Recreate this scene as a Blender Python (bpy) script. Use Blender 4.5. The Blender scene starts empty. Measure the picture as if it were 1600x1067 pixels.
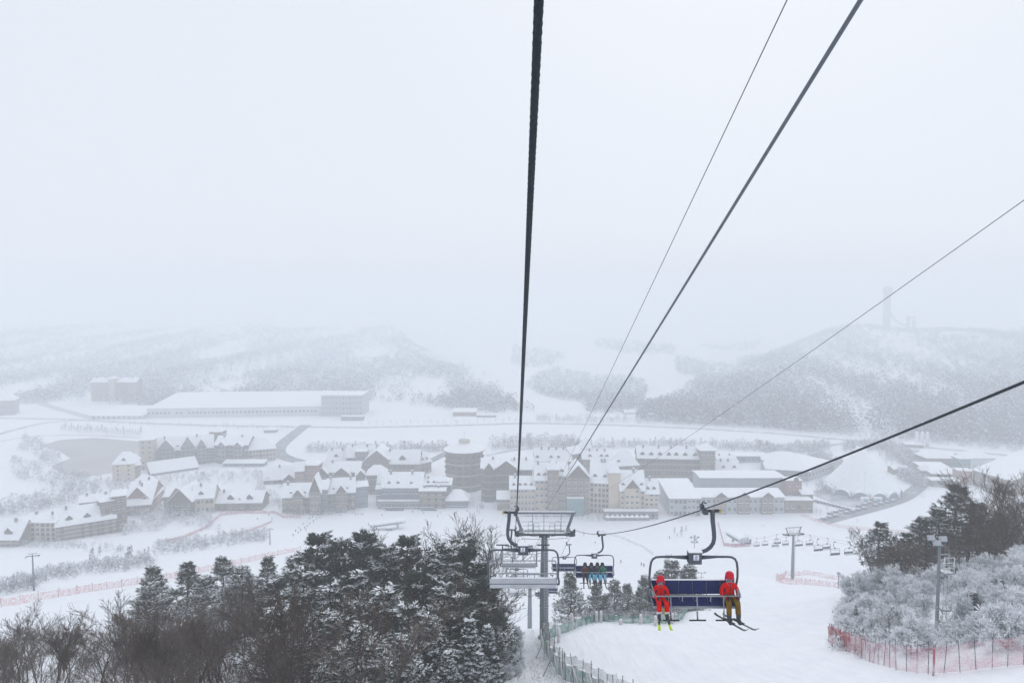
import bpy, math, random
import numpy as np
from mathutils import Vector, Matrix

R = math.radians
rnd = random.Random(7)
SC = bpy.context.scene
COL = SC.collection

# ------------------------------------------------------------------ camera
CAM_H = 140.0                 # metres above the valley floor
PITCH = R(3.41)
F = 1066.67                   # focal length in pixels of the 1600 px wide photograph (24 mm)
cam_d = bpy.data.cameras.new('camera'); cam_d.lens = 24.0; cam_d.sensor_width = 36.0
cam_d.clip_start = 0.05; cam_d.clip_end = 20000
cam = bpy.data.objects.new('camera', cam_d); COL.objects.link(cam)
cam.location = (0, 0, CAM_H); cam.rotation_euler = (R(90) - PITCH, 0, 0)
SC.camera = cam

# ------------------------------------------------------------------ sky and light
SUN_EL, SUN_AZ = R(42), R(20)
w = bpy.data.worlds.new('World'); SC.world = w; w.use_nodes = True
nt = w.node_tree; nt.nodes.clear()
out = nt.nodes.new('ShaderNodeOutputWorld'); bg = nt.nodes.new('ShaderNodeBackground')
sky = nt.nodes.new('ShaderNodeTexSky'); sky.sky_type = 'NISHITA'; sky.sun_disc = False
sky.sun_elevation = SUN_EL; sky.sun_rotation = SUN_AZ; sky.dust_density = 4.0
mul = nt.nodes.new('ShaderNodeVectorMath'); mul.operation = 'SCALE'; mul.inputs['Scale'].default_value = 0.10
mix = nt.nodes.new('ShaderNodeMix'); mix.data_type = 'RGBA'; mix.inputs[0].default_value = 0.94
mix.inputs[7].default_value = (0.835, 0.880, 0.960, 1)      # even overcast layer over the clear sky
nt.links.new(sky.outputs[0], mul.inputs[0]); nt.links.new(mul.outputs[0], mix.inputs[6])
nt.links.new(mix.outputs[2], bg.inputs[0]); bg.inputs[1].default_value = 1.0
nt.links.new(bg.outputs[0], out.inputs[0])
sun_d = bpy.data.lights.new('sun', 'SUN'); sun_d.energy = 0.6; sun_d.angle = R(40); sun_d.color = (1.0, 0.97, 0.93)
sun = bpy.data.objects.new('sun', sun_d); COL.objects.link(sun)
sv = Vector((math.sin(SUN_AZ) * math.cos(SUN_EL), math.cos(SUN_AZ) * math.cos(SUN_EL), math.sin(SUN_EL)))
sun.rotation_euler = sv.to_track_quat('Z', 'Y').to_euler(); sun.location = (60, 60, 400)

SC.render.engine = 'CYCLES'
SC.view_settings.view_transform = 'Standard'; SC.view_settings.look = 'None'
SC.view_settings.exposure = 0.0; SC.view_settings.gamma = 1.0; SC.view_settings.use_curve_mapping = False
cy = SC.cycles
cy.use_denoising = True; cy.denoiser = 'OPENIMAGEDENOISE'; cy.denoising_input_passes = 'RGB_ALBEDO_NORMAL'
cy.max_bounces = 8; cy.diffuse_bounces = 3; cy.glossy_bounces = 2; cy.transmission_bounces = 2
cy.volume_bounces = 4; cy.transparent_max_bounces = 12
cy.caustics_reflective = False; cy.caustics_refractive = False
HAZE = 0.00112

# ------------------------------------------------------------------ pixel rays (distance always from ground / known size)
CP, SP = math.cos(PITCH), math.sin(PITCH)
def ray(px, py):
    a = (px - 800.0) / F; b = (533.5 - py) / F
    return Vector((a, CP + b * SP, -SP + b * CP))
def D(px, py, d):
    r = ray(px, py); r = r * (d / r.y); r.z += CAM_H; return r
def G(px, py, z=0.0):
    r = ray(px, py); r = r * ((z - CAM_H) / r.z); r.z += CAM_H; return r
def PX(d): return d / F        # metres per photo pixel at distance d

# ------------------------------------------------------------------ object helpers
def tag(o, label=None, cat=None, group=None, kind=None):
    if label: o['label'] = label
    if cat: o['category'] = cat
    if group: o['group'] = group
    if kind: o['kind'] = kind
    return o
def thing(name, label, cat, loc=(0, 0, 0), rz=0.0, group=None):
    o = bpy.data.objects.new(name, None); COL.objects.link(o); o.empty_display_size = 0.3
    o.location = loc; o.rotation_euler = (0, 0, rz); return tag(o, label, cat, group)
def link(name, me, parent=None, loc=None, rot=None, scale=None):
    o = bpy.data.objects.new(name, me); COL.objects.link(o); o.parent = parent
    if loc is not None: o.location = loc
    if rot is not None: o.rotation_euler = rot
    if scale is not None: o.scale = scale
    return o
def copy_tree(o, parent=None):
    c = o.copy(); COL.objects.link(c); c.parent = parent
    for ch in o.children: copy_tree(ch, c)
    return c

class MB:
    """collects shapes for ONE mesh"""
    def __init__(s): s.v = []; s.f = []; s.m = []; s.sm = []
    def add(s, verts, faces, mi=0, smooth=False):
        n = len(s.v); s.v += [tuple(v) for v in verts]
        for f in faces: s.f.append(tuple(n + i for i in f)); s.m.append(mi); s.sm.append(smooth)
    def box(s, c, size, mi=0, rz=0.0, M=None):
        hx, hy, hz = size[0] / 2, size[1] / 2, size[2] / 2
        vs = [Vector((x, y, z)) for z in (-hz, hz) for x, y in ((-hx, -hy), (hx, -hy), (hx, hy), (-hx, hy))]
        if rz: vs = [Matrix.Rotation(rz, 3, 'Z') @ v for v in vs]
        if M is not None: vs = [M @ v for v in vs]
        vs = [v + Vector(c) for v in vs]
        s.add(vs, [(3, 2, 1, 0), (4, 5, 6, 7), (0, 1, 5, 4), (1, 2, 6, 5), (2, 3, 7, 6), (3, 0, 4, 7)], mi)
    def tube(s, pts, rad, n=6, mi=0, cap=True, smooth=True):
        pts = [Vector(p) for p in pts]; rads = rad if isinstance(rad, (list, tuple)) else [rad] * len(pts)
        vs = []; fs = []; prev = None
        for i, p in enumerate(pts):
            t = (pts[min(i + 1, len(pts) - 1)] - pts[max(i - 1, 0)])
            t = t.normalized() if t.length > 1e-9 else Vector((0, 0, 1))
            if prev is None:
                a = Vector((0, 0, 1)) if abs(t.z) < 0.9 else Vector((1, 0, 0))
                u = t.cross(a).normalized()
            else:
                u = (prev - t * prev.dot(t)); u = u.normalized() if u.length > 1e-6 else t.orthogonal().normalized()
            prev = u; q = t.cross(u)
            for k in range(n):
                an = 2 * math.pi * k / n
                vs.append(p + (u * math.cos(an) + q * math.sin(an)) * rads[i])
        for i in range(len(pts) - 1):
            for k in range(n):
                k2 = (k + 1) % n; fs.append((i * n + k, i * n + k2, (i + 1) * n + k2, (i + 1) * n + k))
        s.add(vs, fs, mi, smooth)
        if cap:
            b = len(s.v) - len(vs)
            s.f.append(tuple(b + k for k in reversed(range(n)))); s.m.append(mi); s.sm.append(False)
            e = b + (len(pts) - 1) * n
            s.f.append(tuple(e + k for k in range(n))); s.m.append(mi); s.sm.append(False)
    def lathe(s, prof, n=12, c=(0, 0, 0), mi=0, smooth=True, M=None):
        vs = []; fs = []
        for r, z in prof:
            for k in range(n):
                a = 2 * math.pi * k / n; v = Vector((r * math.cos(a), r * math.sin(a), z))
                if M is not None: v = M @ v
                vs.append(v + Vector(c))
        for i in range(len(prof) - 1):
            for k in range(n):
                k2 = (k + 1) % n; fs.append((i * n + k, i * n + k2, (i + 1) * n + k2, (i + 1) * n + k))
        fs.append(tuple(reversed(range(n)))); fs.append(tuple((len(prof) - 1) * n + k for k in range(n)))
        s.add(vs, fs, mi, smooth)
    def quad(s, a, b, c, d, mi=0): s.add([a, b, c, d], [(0, 1, 2, 3)], mi)
    def mesh(s, name, mats):
        me = bpy.data.meshes.new(name); me.from_pydata(s.v, [], s.f)
        for m in mats: me.materials.append(m)
        me.polygons.foreach_set('material_index', s.m); me.polygons.foreach_set('use_smooth', s.sm)
        me.update(); return me
    def build(s, name, mats, parent=None, **kw):
        return link(name, s.mesh(name, mats if isinstance(mats, (list, tuple)) else [mats]), parent, **kw)

def np_mesh(name, V, T, mats, mi=None):
    """triangle or quad soup from numpy arrays"""
    me = bpy.data.meshes.new(name); k = T.shape[1]
    me.vertices.add(len(V)); me.vertices.foreach_set('co', V.astype(np.float32).ravel())
    me.loops.add(T.size); me.loops.foreach_set('vertex_index', T.astype(np.int32).ravel())
    me.polygons.add(len(T))
    me.polygons.foreach_set('loop_start', np.arange(0, T.size, k, dtype=np.int32))
    me.polygons.foreach_set('loop_total', np.full(len(T), k, dtype=np.int32))
    for m in mats: me.materials.append(m)
    if mi is not None: me.polygons.foreach_set('material_index', mi.astype(np.int32))
    me.update(calc_edges=True); return me

# ------------------------------------------------------------------ materials
def mat(name, col, rough=0.7, metal=0.0, var=0.12, scale=3.0, bump=0.0, bscale=20.0, spec=0.3, coords='Object', col2=None):
    m = bpy.data.materials.new(name); m.use_nodes = True; t = m.node_tree; b = t.nodes['Principled BSDF']
    b.inputs['Roughness'].default_value = rough; b.inputs['Metallic'].default_value = metal
    b.inputs['Specular IOR Level'].default_value = spec
    tc = t.nodes.new('ShaderNodeTexCoord'); ns = t.nodes.new('ShaderNodeTexNoise')
    ns.inputs['Scale'].default_value = scale; ns.inputs['Detail'].default_value = 5.0
    if coords == 'World':
        ge = t.nodes.new('ShaderNodeNewGeometry'); src = ge.outputs['Position']
    else: src = tc.outputs[coords]
    t.links.new(src, ns.inputs['Vector'])
    rp = t.nodes.new('ShaderNodeValToRGB')
    c2 = col2 or tuple(min(1, c * (1 + var)) for c in col); c1 = tuple(c * (1 - var) for c in col)
    rp.color_ramp.elements[0].color = (*c1, 1); rp.color_ramp.elements[1].color = (*c2, 1)
    rp.color_ramp.elements[0].position = 0.3; rp.color_ramp.elements[1].position = 0.7
    t.links.new(ns.outputs['Fac'], rp.inputs[0]); t.links.new(rp.outputs[0], b.inputs['Base Color'])
    if bump:
        n2 = t.nodes.new('ShaderNodeTexNoise'); n2.inputs['Scale'].default_value = bscale; n2.inputs['Detail'].default_value = 6
        t.links.new(src, n2.inputs['Vector'])
        bm = t.nodes.new('ShaderNodeBump'); bm.inputs['Strength'].default_value = bump; bm.inputs['Distance'].default_value = 0.1
        t.links.new(n2.outputs['Fac'], bm.inputs['Height']); t.links.new(bm.outputs[0], b.inputs['Normal'])
    return m

def snow_material():
    m = bpy.data.materials.new('snow_ground'); m.use_nodes = True; t = m.node_tree; b = t.nodes['Principled BSDF']
    b.inputs['Roughness'].default_value = 0.85; b.inputs['Specular IOR Level'].default_value = 0.15
    ge = t.nodes.new('ShaderNodeNewGeometry')
    def noise(s, d=6, vec=None):
        n = t.nodes.new('ShaderNodeTexNoise'); n.inputs['Scale'].default_value = s; n.inputs['Detail'].default_value = d
        t.links.new(vec or ge.outputs['Position'], n.inputs['Vector']); return n
    mp = t.nodes.new('ShaderNodeMapping'); mp.inputs['Scale'].default_value = (1.0, 0.16, 0.16)
    mp.inputs['Rotation'].default_value = (0, 0, 0.25)
    t.links.new(ge.outputs['Position'], mp.inputs[0])
    n1 = noise(0.02); n2 = noise(0.35); n3 = noise(1.1, 8, mp.outputs[0]); n4 = noise(5.0, 4)
    a = t.nodes.new('ShaderNodeMath'); a.operation = 'ADD'; t.links.new(n1.outputs[0], a.inputs[0]); t.links.new(n2.outputs[0], a.inputs[1])
    c = t.nodes.new('ShaderNodeMath'); c.operation = 'ADD'; t.links.new(a.outputs[0], c.inputs[0]); t.links.new(n3.outputs[0], c.inputs[1])
    rp = t.nodes.new('ShaderNodeValToRGB'); rp.color_ramp.elements[0].position = 0.30; rp.color_ramp.elements[1].position = 0.62
    dv = t.nodes.new('ShaderNodeMath'); dv.operation = 'DIVIDE'; dv.inputs[1].default_value = 3.0
    t.links.new(c.outputs[0], dv.inputs[0]); t.links.new(dv.outputs[0], rp.inputs[0])
    rp.color_ramp.elements[0].color = (0.785, 0.81, 0.86, 1); rp.color_ramp.elements[1].color = (0.90, 0.915, 0.945, 1)
    t.links.new(rp.outputs[0], b.inputs['Base Color'])
    h = t.nodes.new('ShaderNodeMath'); h.operation = 'ADD'
    h2 = t.nodes.new('ShaderNodeMath'); h2.operation = 'MULTIPLY'; h2.inputs[1].default_value = 0.25
    t.links.new(n4.outputs[0], h2.inputs[0]); t.links.new(n3.outputs[0], h.inputs[0]); t.links.new(h2.outputs[0], h.inputs[1])
    bm = t.nodes.new('ShaderNodeBump'); bm.inputs['Strength'].default_value = 0.75; bm.inputs['Distance'].default_value = 0.35
    t.links.new(h.outputs[0], bm.inputs['Height']); t.links.new(bm.outputs[0], b.inputs['Normal'])
    return m

def net_material(name, col, fac, cell=0.12, snow=0.35):
    """open plastic netting: woven strands with holes, snow caught in it"""
    m = bpy.data.materials.new(name); m.use_nodes = True; t = m.node_tree; b = t.nodes['Principled BSDF']
    b.inputs['Roughness'].default_value = 0.8
    ge = t.nodes.new('ShaderNodeNewGeometry'); ns = t.nodes.new('ShaderNodeTexNoise')
    ns.inputs['Scale'].default_value = 0.9; ns.inputs['Detail'].default_value = 6
    t.links.new(ge.outputs['Position'], ns.inputs['Vector'])
    rp = t.nodes.new('ShaderNodeValToRGB'); rp.color_ramp.elements[0].position = 0.42; rp.color_ramp.elements[1].position = 0.62
    rp.color_ramp.elements[0].color = (*col, 1)
    rp.color_ramp.elements[1].color = tuple(c * (1 - snow) + 0.85 * snow for c in col) + (1,)
    t.links.new(ns.outputs[0], rp.inputs[0]); t.links.new(rp.outputs[0], b.inputs['Base Color'])
    tr = t.nodes.new('ShaderNodeBsdfTransparent'); mx = t.nodes.new('ShaderNodeMixShader')
    n2 = t.nodes.new('ShaderNodeTexNoise'); n2.inputs['Scale'].default_value = 1.0 / cell; n2.inputs['Detail'].default_value = 2
    t.links.new(ge.outputs['Position'], n2.inputs['Vector'])
    r2 = t.nodes.new('ShaderNodeMapRange'); r2.inputs[1].default_value = 0.3; r2.inputs[2].default_value = 0.7
    r2.inputs[3].default_value = max(0, fac - 0.25); r2.inputs[4].default_value = min(1, fac + 0.25)
    t.links.new(n2.outputs[0], r2.inputs[0]); t.links.new(r2.outputs[0], mx.inputs[0])
    t.links.new(tr.outputs[0], mx.inputs[1]); t.links.new(b.outputs[0], mx.inputs[2])
    t.links.new(mx.outputs[0], t.nodes['Material Output'].inputs[0])
    return m

M = {}
M['snow'] = snow_material()
M['snowcap'] = mat('snow_cap', (0.86, 0.88, 0.91), 0.85, var=0.05, scale=0.6, bump=0.3, bscale=3, coords='World')
M['steel'] = mat('galvanised_steel', (0.30, 0.33, 0.36), 0.55, 0.3, 0.15, 2.0)
M['dark_steel'] = mat('dark_steel', (0.085, 0.10, 0.12), 0.5, 0.4, 0.2, 4.0)
M['pole'] = mat('painted_pole', (0.20, 0.235, 0.265), 0.55, 0.1, 0.10, 0.8)
M['rope'] = mat('wire_rope', (0.035, 0.045, 0.055), 0.5, 0.5, 0.3, 40, bump=0.3, bscale=120)
M['cable'] = mat('rubber_cable', (0.09, 0.105, 0.13), 0.38, 0.0, 0.15, 6, spec=0.6)
M['wire'] = mat('thin_wire', (0.12, 0.13, 0.15), 0.6, 0.2, 0.1, 5)
M['black'] = mat('black_rubber', (0.03, 0.03, 0.035), 0.6, 0.0, 0.2, 8)
M['navy'] = mat('navy_vinyl', (0.012, 0.022, 0.11), 0.6, 0.0, 0.18, 6, spec=0.15)
M['shell'] = mat('pale_grey_shell', (0.45, 0.47, 0.50), 0.5, 0.1, 0.10, 3)
M['white'] = mat('white_paint', (0.78, 0.79, 0.80), 0.5, 0.0, 0.06, 4)
M['yellow'] = mat('yellow_bumper', (0.50, 0.40, 0.16), 0.5, 0.0, 0.15, 8)
M['blue'] = mat('blue_print', (0.04, 0.10, 0.40), 0.5, 0.0, 0.05, 8)
M['teal'] = mat('teal_panel', (0.13, 0.25, 0.27), 0.5, 0.0, 0.15, 0.4)
M['red_net'] = net_material('red_net', (0.56, 0.26, 0.31), 0.46, 0.05, 0.8)
M['red_roll'] = net_material('red_padding', (0.42, 0.085, 0.105), 0.66, 0.10, 0.6)
M['pink_net'] = net_material('pink_net', (0.65, 0.20, 0.20), 0.38, 0.5, 0.8)
M['green_net'] = net_material('green_net', (0.05, 0.20, 0.165), 0.82, 0.25, 0.45)
M['blue_net'] = net_material('blue_net', (0.45, 0.60, 0.75), 0.45, 0.3, 0.6)
M['grey_net'] = net_material('grey_net', (0.25, 0.23, 0.23), 0.45, 0.12, 0.6)
M['pad'] = mat('pale_padding', (0.70, 0.60, 0.60), 0.8, var=0.15, scale=1.5, col2=(0.80, 0.79, 0.80))
M['bark'] = mat('dark_bark', (0.060, 0.045, 0.038), 0.9, var=0.35, scale=5, bump=0.6, bscale=25)
M['twig'] = mat('brown_twig', (0.070, 0.048, 0.036), 0.9, var=0.3, scale=0.7, coords='World')
M['tan_twig'] = mat('greyish_brown_twig', (0.125, 0.10, 0.085), 0.9, var=0.3, scale=0.7, coords='World')
M['grey_twig'] = mat('grey_twig', (0.16, 0.145, 0.14), 0.9, var=0.25, scale=0.7, coords='World')
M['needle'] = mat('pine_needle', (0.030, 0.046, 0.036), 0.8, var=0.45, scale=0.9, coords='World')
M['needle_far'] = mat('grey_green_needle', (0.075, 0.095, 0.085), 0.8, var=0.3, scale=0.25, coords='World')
M['frost'] = mat('frosted_twig', (0.78, 0.80, 0.84), 0.9, var=0.22, scale=0.9, coords='World')
M['frost_grey'] = mat('grey_frosted_twig', (0.24, 0.26, 0.285), 0.9, var=0.35, scale=0.5, coords='World')
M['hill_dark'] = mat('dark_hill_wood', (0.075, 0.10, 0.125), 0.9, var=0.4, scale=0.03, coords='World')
M['hill_frost_fog'] = mat('frosted_fogged_hill_wood', (0.60, 0.66, 0.74), 0.9, var=0.2, scale=0.05, coords='World')  # frost colour that also stands in for fog on the upper hills
M['asphalt'] = mat('wet_asphalt', (0.17, 0.185, 0.20), 0.7, var=0.2, scale=0.08, coords='World', col2=(0.34, 0.36, 0.39))
M['slush'] = mat('slushy_road', (0.34, 0.36, 0.39), 0.8, var=0.25, scale=0.1, coords='World', col2=(0.62, 0.65, 0.70))
M['ice'] = mat('brown_pond_ice', (0.36, 0.33, 0.32), 0.55, var=0.12, scale=0.02, coords='World', col2=(0.45, 0.42, 0.42))
M['cream'] = mat('cream_render', (0.54, 0.45, 0.35), 0.85, var=0.10, scale=0.25)
M['beige'] = mat('beige_render', (0.45, 0.38, 0.315), 0.85, var=0.10, scale=0.25)
M['brown'] = mat('brown_timber', (0.115, 0.078, 0.058), 0.85, var=0.2, scale=0.35)
M['taupe'] = mat('taupe_stone', (0.20, 0.148, 0.115), 0.85, var=0.18, scale=0.4)
M['brick'] = mat('red_brick', (0.27, 0.13, 0.11), 0.85, var=0.2, scale=0.5)
M['stone'] = mat('grey_stone', (0.22, 0.22, 0.23), 0.85, var=0.2, scale=0.4)
M['grey_clad'] = mat('grey_cladding', (0.36, 0.40, 0.43), 0.7, var=0.10, scale=0.15)
M['pale_clad'] = mat('pale_cladding', (0.55, 0.58, 0.60), 0.7, var=0.10, scale=0.12)
M['blue_clad'] = mat('blue_grey_cladding', (0.15, 0.20, 0.25), 0.6, var=0.15, scale=0.15)
M['glass'] = mat('dark_window_glass', (0.055, 0.065, 0.08), 0.15, 0.0, 0.4, 0.3, spec=0.5, coords='World')
M['trim'] = mat('pale_trim', (0.50, 0.46, 0.41), 0.8, var=0.08, scale=1.0)
M['dtrim'] = mat('dark_trim', (0.10, 0.08, 0.07), 0.8, var=0.15, scale=1.0)
M['red_cloth'] = mat('red_jacket', (0.70, 0.004, 0.004), 0.85, var=0.22, scale=5, bump=0.9, bscale=7, spec=0.08)
M['zip'] = mat('dark_red_trim', (0.16, 0.004, 0.006), 0.7, var=0.1, scale=8)
M['mustard'] = mat('mustard_trousers', (0.17, 0.095, 0.012), 0.9, spec=0.08, var=0.2, scale=5, bump=0.4, bscale=9)
M['red_helmet'] = mat('red_helmet', (0.58, 0.004, 0.03), 0.4, var=0.05, scale=4, spec=0.2)
M['goggle'] = mat('goggle_lens', (0.10, 0.11, 0.13), 0.12, 0.0, 0.2, 4, spec=0.6)
M['skin'] = mat('skin', (0.52, 0.33, 0.25), 0.6, var=0.06, scale=6)
M['mask'] = mat('grey_neck_warmer', (0.22, 0.24, 0.27), 0.9, var=0.1, scale=12)
M['glove'] = mat('black_glove', (0.025, 0.025, 0.03), 0.7, var=0.2, scale=12)
M['boot'] = mat('dark_boot', (0.05, 0.05, 0.06), 0.45, var=0.2, scale=6)
M['white_boot'] = mat('white_cuff', (0.70, 0.70, 0.72), 0.6, var=0.08, scale=6)
M['lime'] = mat('lime_ski', (0.58, 0.72, 0.02), 0.35, var=0.06, scale=3)
M['ski'] = mat('dark_ski', (0.07, 0.09, 0.07), 0.35, var=0.3, scale=3)
M['cloth_dark'] = mat('dark_jacket', (0.035, 0.035, 0.055), 0.8, var=0.2, scale=5)
M['cloth_blue'] = mat('light_blue_trousers', (0.16, 0.42, 0.60), 0.8, var=0.1, scale=5)
M['cloth_pink'] = mat('maroon_jacket', (0.14, 0.04, 0.055), 0.8, var=0.1, scale=5)
M['cloth_green'] = mat('green_jacket', (0.04, 0.22, 0.14), 0.8, var=0.1, scale=5)
# ================================================================== TERRAIN
_pp = [  # ground points seen in the photograph: pixel x, pixel y, distance
    (930, 1067, 60), (1100, 1067, 58), (1300, 1067, 52), (1500, 1067, 45), (1600, 1045, 44), (852, 993, 78), (880, 990, 79), (935, 972, 86),
    (1050, 974, 85), (1088, 952, 104), (1200, 952, 108), (1200, 905, 195), (1238, 905, 225), (1120, 878, 270), (1150, 860, 300), (1100, 842, 350),
    (1250, 850, 330), (825, 1001, 150), (812, 855, 375), (1300, 1002, 68), (1450, 1052, 47), (1463, 990, 62), (1500, 925, 76), (1400, 902, 94),
    (1550, 885, 90), (1330, 962, 84), (1310, 918, 205), (100, 925, 190), (300, 882, 255), (430, 855, 320), (0, 947, 165), (200, 870, 300), (50, 872, 345),
    (400, 832, 385), (600, 850, 360), (1330, 870, 300), (780, 1067, 58), (1000, 1020, 70), (1150, 1000, 78), (1250, 985, 85)]
_cw = [(-10, 60, 103), (-12, 90, 94), (-40, 60, 103), (-40, 100, 89), (-30, 35, 116), (-90, 60, 99), (-120, 100, 82), (-90, 140, 76), (-30, 140, 74),
       (4, 110, 84), (5, 200, 44), (5, 250, 28), (5, 300, 17), (0, 0, 127), (30, 0, 129), (-40, 0, 127), (0, -60, 150), (90, 0, 136), (-120, 0, 124), (100, 150, 72),
       (160, 250, 26), (180, 100, 104), (200, 0, 138), (100, 60, 118), (300, 200, 60), (300, 330, 5), (-300, 100, 80), (-300, 250, 28), (-300, 380, 2), (-200, 0, 118),
       (-60, 410, 1), (60, 410, 2), (200, 400, 1), (-160, 410, 1), (0, 440, 0), (150, 440, 0), (-250, 440, 0), (300, 440, 0), (55, 190, 62)]
_cpts = np.array([tuple(D(a, b, d)) for a, b, d in _pp] + [(a, b, c) for a, b, c in _cw], dtype=float)
def _tps_k(a, b):
    r2 = ((a[:, None, :] - b[None, :, :]) ** 2).sum(-1); return 0.5 * r2 * np.log(r2 + 1e-9)
_S = 100.0
_A = _cpts[:, :2] / _S; _n = len(_A)
_K = np.zeros((_n + 3, _n + 3)); _K[:_n, :_n] = _tps_k(_A, _A) + np.eye(_n) * 0.004
_K[:_n, _n] = 1; _K[:_n, _n + 1:] = _A; _K[_n, :_n] = 1; _K[_n + 1:, :_n] = _A.T
_W = np.linalg.solve(_K, np.concatenate([_cpts[:, 2], [0, 0, 0]]))
def sstep(a, b, x):
    t = np.clip((x - a) / (b - a), 0, 1); return t * t * (3 - 2 * t)
def hills(x, y):
    base = 775 - 0.42 * (x - 150)                                   # foot of the ski-jump hill
    xr = 130 + 0.62 * (y - 800)
    h = 78 * np.clip((y - base) / 720, 0, 1) * sstep(xr - 70, xr + 170, x)
    xe = 27 - 0.26 * (y - 830)                                      # wooded hill behind the long hall, running back into the fog
    h = h + 80 * np.clip((y - 835 - 90 * np.sin(x * .008) ** 2) / 1070, 0, 1) * sstep(xe + 12, xe - 110, x)
    mid = sstep(xe - 20, xe + 40, x) * (1 - sstep(xr - 60, xr + 60, x))
    h = h + mid * 46 * np.clip((y - 870) / 1100, 0, 1)
    h = h + (5 * np.sin(x * 0.014 + 1.0 + y * .002) + 3 * np.sin(x * 0.033 - y * 0.011)) * sstep(860, 1150, y)
    return h * (y > 560)
def ground(x, y):
    sc = np.isscalar(x)
    x = np.atleast_1d(np.asarray(x, float)); y = np.atleast_1d(np.asarray(y, float))
    p = np.stack([np.clip(x, -420, 420), np.clip(y, -90, 460)], -1) / _S
    z = np.empty(len(x))
    for i in range(0, len(x), 20000):
        q = p[i:i + 20000]; z[i:i + 20000] = _tps_k(q, _A) @ _W[:_n] + _W[_n] + q @ _W[_n + 1:]
    z = np.clip(z, 0, 175) * (1 - sstep(392, 440, y)) + np.maximum(hills(x, y), 0)
    # small lumps on the near slopes
    z = z + 0.10 * (np.sin(x * 0.9 + 0.7 * np.sin(y * 0.31)) * np.sin(y * 0.63)) * sstep(430, 300, y)
    return float(z[0]) if sc else z
def on(x, y, dz=0.0): return Vector((x, y, ground(float(x), float(y)) + dz))
def hit(px, py):
    """where the line of sight of a pixel meets the terrain"""
    r = ray(px, py); ds = np.concatenate([np.arange(30, 460, 0.5), np.arange(460, 1600, 2.0)])
    xs = r.x / r.y * ds; zs = CAM_H + r.z / r.y * ds; g = ground(xs, ds); k = np.argmax(zs <= g)
    return Vector((xs[k], ds[k], g[k]))
gx = np.unique(np.concatenate([np.arange(-100, 100.1, 1.25), np.arange(-420, 420.1, 6), np.arange(-2600, 2600.1, 35)]))
gy = np.unique(np.concatenate([np.arange(-90, 25, 5.0), np.arange(25, 130, 1.25), np.arange(130, 460, 2.5), np.arange(460, 1150, 9), np.arange(1150, 3600, 40)]))
XX, YY = np.meshgrid(gx, gy); V = np.stack([XX.ravel(), YY.ravel(), ground(XX.ravel(), YY.ravel())], -1)
nx, ny = len(gx), len(gy); i0 = (np.arange(ny - 1)[:, None] * nx + np.arange(nx - 1)[None, :]).ravel()
me = np_mesh('snow_ground', V, np.stack([i0, i0 + 1, i0 + nx + 1, i0 + nx], -1), [M['snow']])
me.polygons.foreach_set('use_smooth', np.ones(len(me.polygons), bool))
tag(link('ground', me), 'snow covered mountainside and valley floor', kind='structure')

def strip(name, pix, width, m, z=0.06, label=None, world=None):
    """a road or path laid on the ground along pixels of the valley floor"""
    pts = [G(*p) for p in pix] if world is None else [Vector((a, b, 0)) for a, b in world]
    dense = []
    for a, b in zip(pts[:-1], pts[1:]):
        k = max(2, int((b - a).length / 6))
        dense += [a.lerp(b, t / k) for t in range(k)]
    dense.append(pts[-1])
    for _ in range(6):
        dense = [dense[0]] + [(dense[i - 1] + dense[i] * 2 + dense[i + 1]) / 4 for i in range(1, len(dense) - 1)] + [dense[-1]]
    vs = []; fs = []
    for i, p in enumerate(dense):
        t = (dense[min(i + 1, len(dense) - 1)] - dense[max(i - 1, 0)]).normalized(); nrm = Vector((-t.y, t.x, 0))
        for s in (-0.5, 0.5):
            q = p + nrm * width * s; vs.append((q.x, q.y, ground(q.x, q.y) + z))
        if i: fs.append((2 * i - 2, 2 * i - 1, 2 * i + 1, 2 * i))
    b = MB(); b.add(vs, fs); o = b.build(name, m); o['kind'] = 'structure'
    if label: o['label'] = label
    return o
def sheet(name, pix, m, z=0.05, label=None):
    vs = [G(*p) for p in pix]; b = MB(); b.add([(v.x, v.y, z) for v in vs], [tuple(range(len(vs)))])
    o = b.build(name, m); o['kind'] = 'structure'
    if label: o['label'] = label
    return o
strip('road', [(-60, 652), (100, 655), (220, 661), (330, 665), (560, 668), (700, 665), (830, 661), (960, 664), (1080, 669), (1200, 676), (1330, 688), (1480, 702), (1680, 722)], 9, M['slush'], 0.08, 'long slushy road crossing the valley beyond the village')
strip('road', [(478, 664), (462, 676), (440, 694), (432, 706), (445, 716), (490, 726), (560, 733)], 13, M['asphalt'], 0.12, 'wet grey road curving down to the village from the valley road')
strip('road', [(-40, 690), (20, 672), (70, 660), (150, 655)], 8, M['slush'], 0.12)
strip('road', [(150, 655), (95, 640), (55, 628), (75, 617), (120, 610)], 11, M['slush'], 0.16)
strip('path', [(600, 744), (640, 735), (690, 712), (705, 704)], 9, M['asphalt'], 0.10)
strip('path', [(760, 712), (800, 703), (860, 699), (960, 697)], 5, M['slush'], 0.10)
strip('road', [(1150, 723), (1330, 690), (1420, 700)], 7, M['slush'], 0.15)
strip('road', [(1285, 815), (1330, 803), (1380, 790), (1415, 778), (1440, 757), (1452, 742)], 10, M['asphalt'], 0.10, 'bare asphalt drive of the car park')
sheet('parking_area', [(1262, 770), (1300, 786), (1345, 795), (1400, 785), (1440, 772), (1400, 772), (1340, 778), (1290, 762)], M['slush'], 0.05)
sheet('water', [(62, 696), (95, 687), (150, 684), (222, 690), (235, 700), (205, 722), (180, 738), (135, 745), (100, 742), (80, 728), (110, 716), (95, 706)], M['ice'], 0.07, 'pond under brownish grey ice at the far left')
# old snow heaps / banks around the pond
strip('path', [(0, 690), (40, 682), (120, 679), (220, 684)], 3, M['slush'], 0.14)

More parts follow.
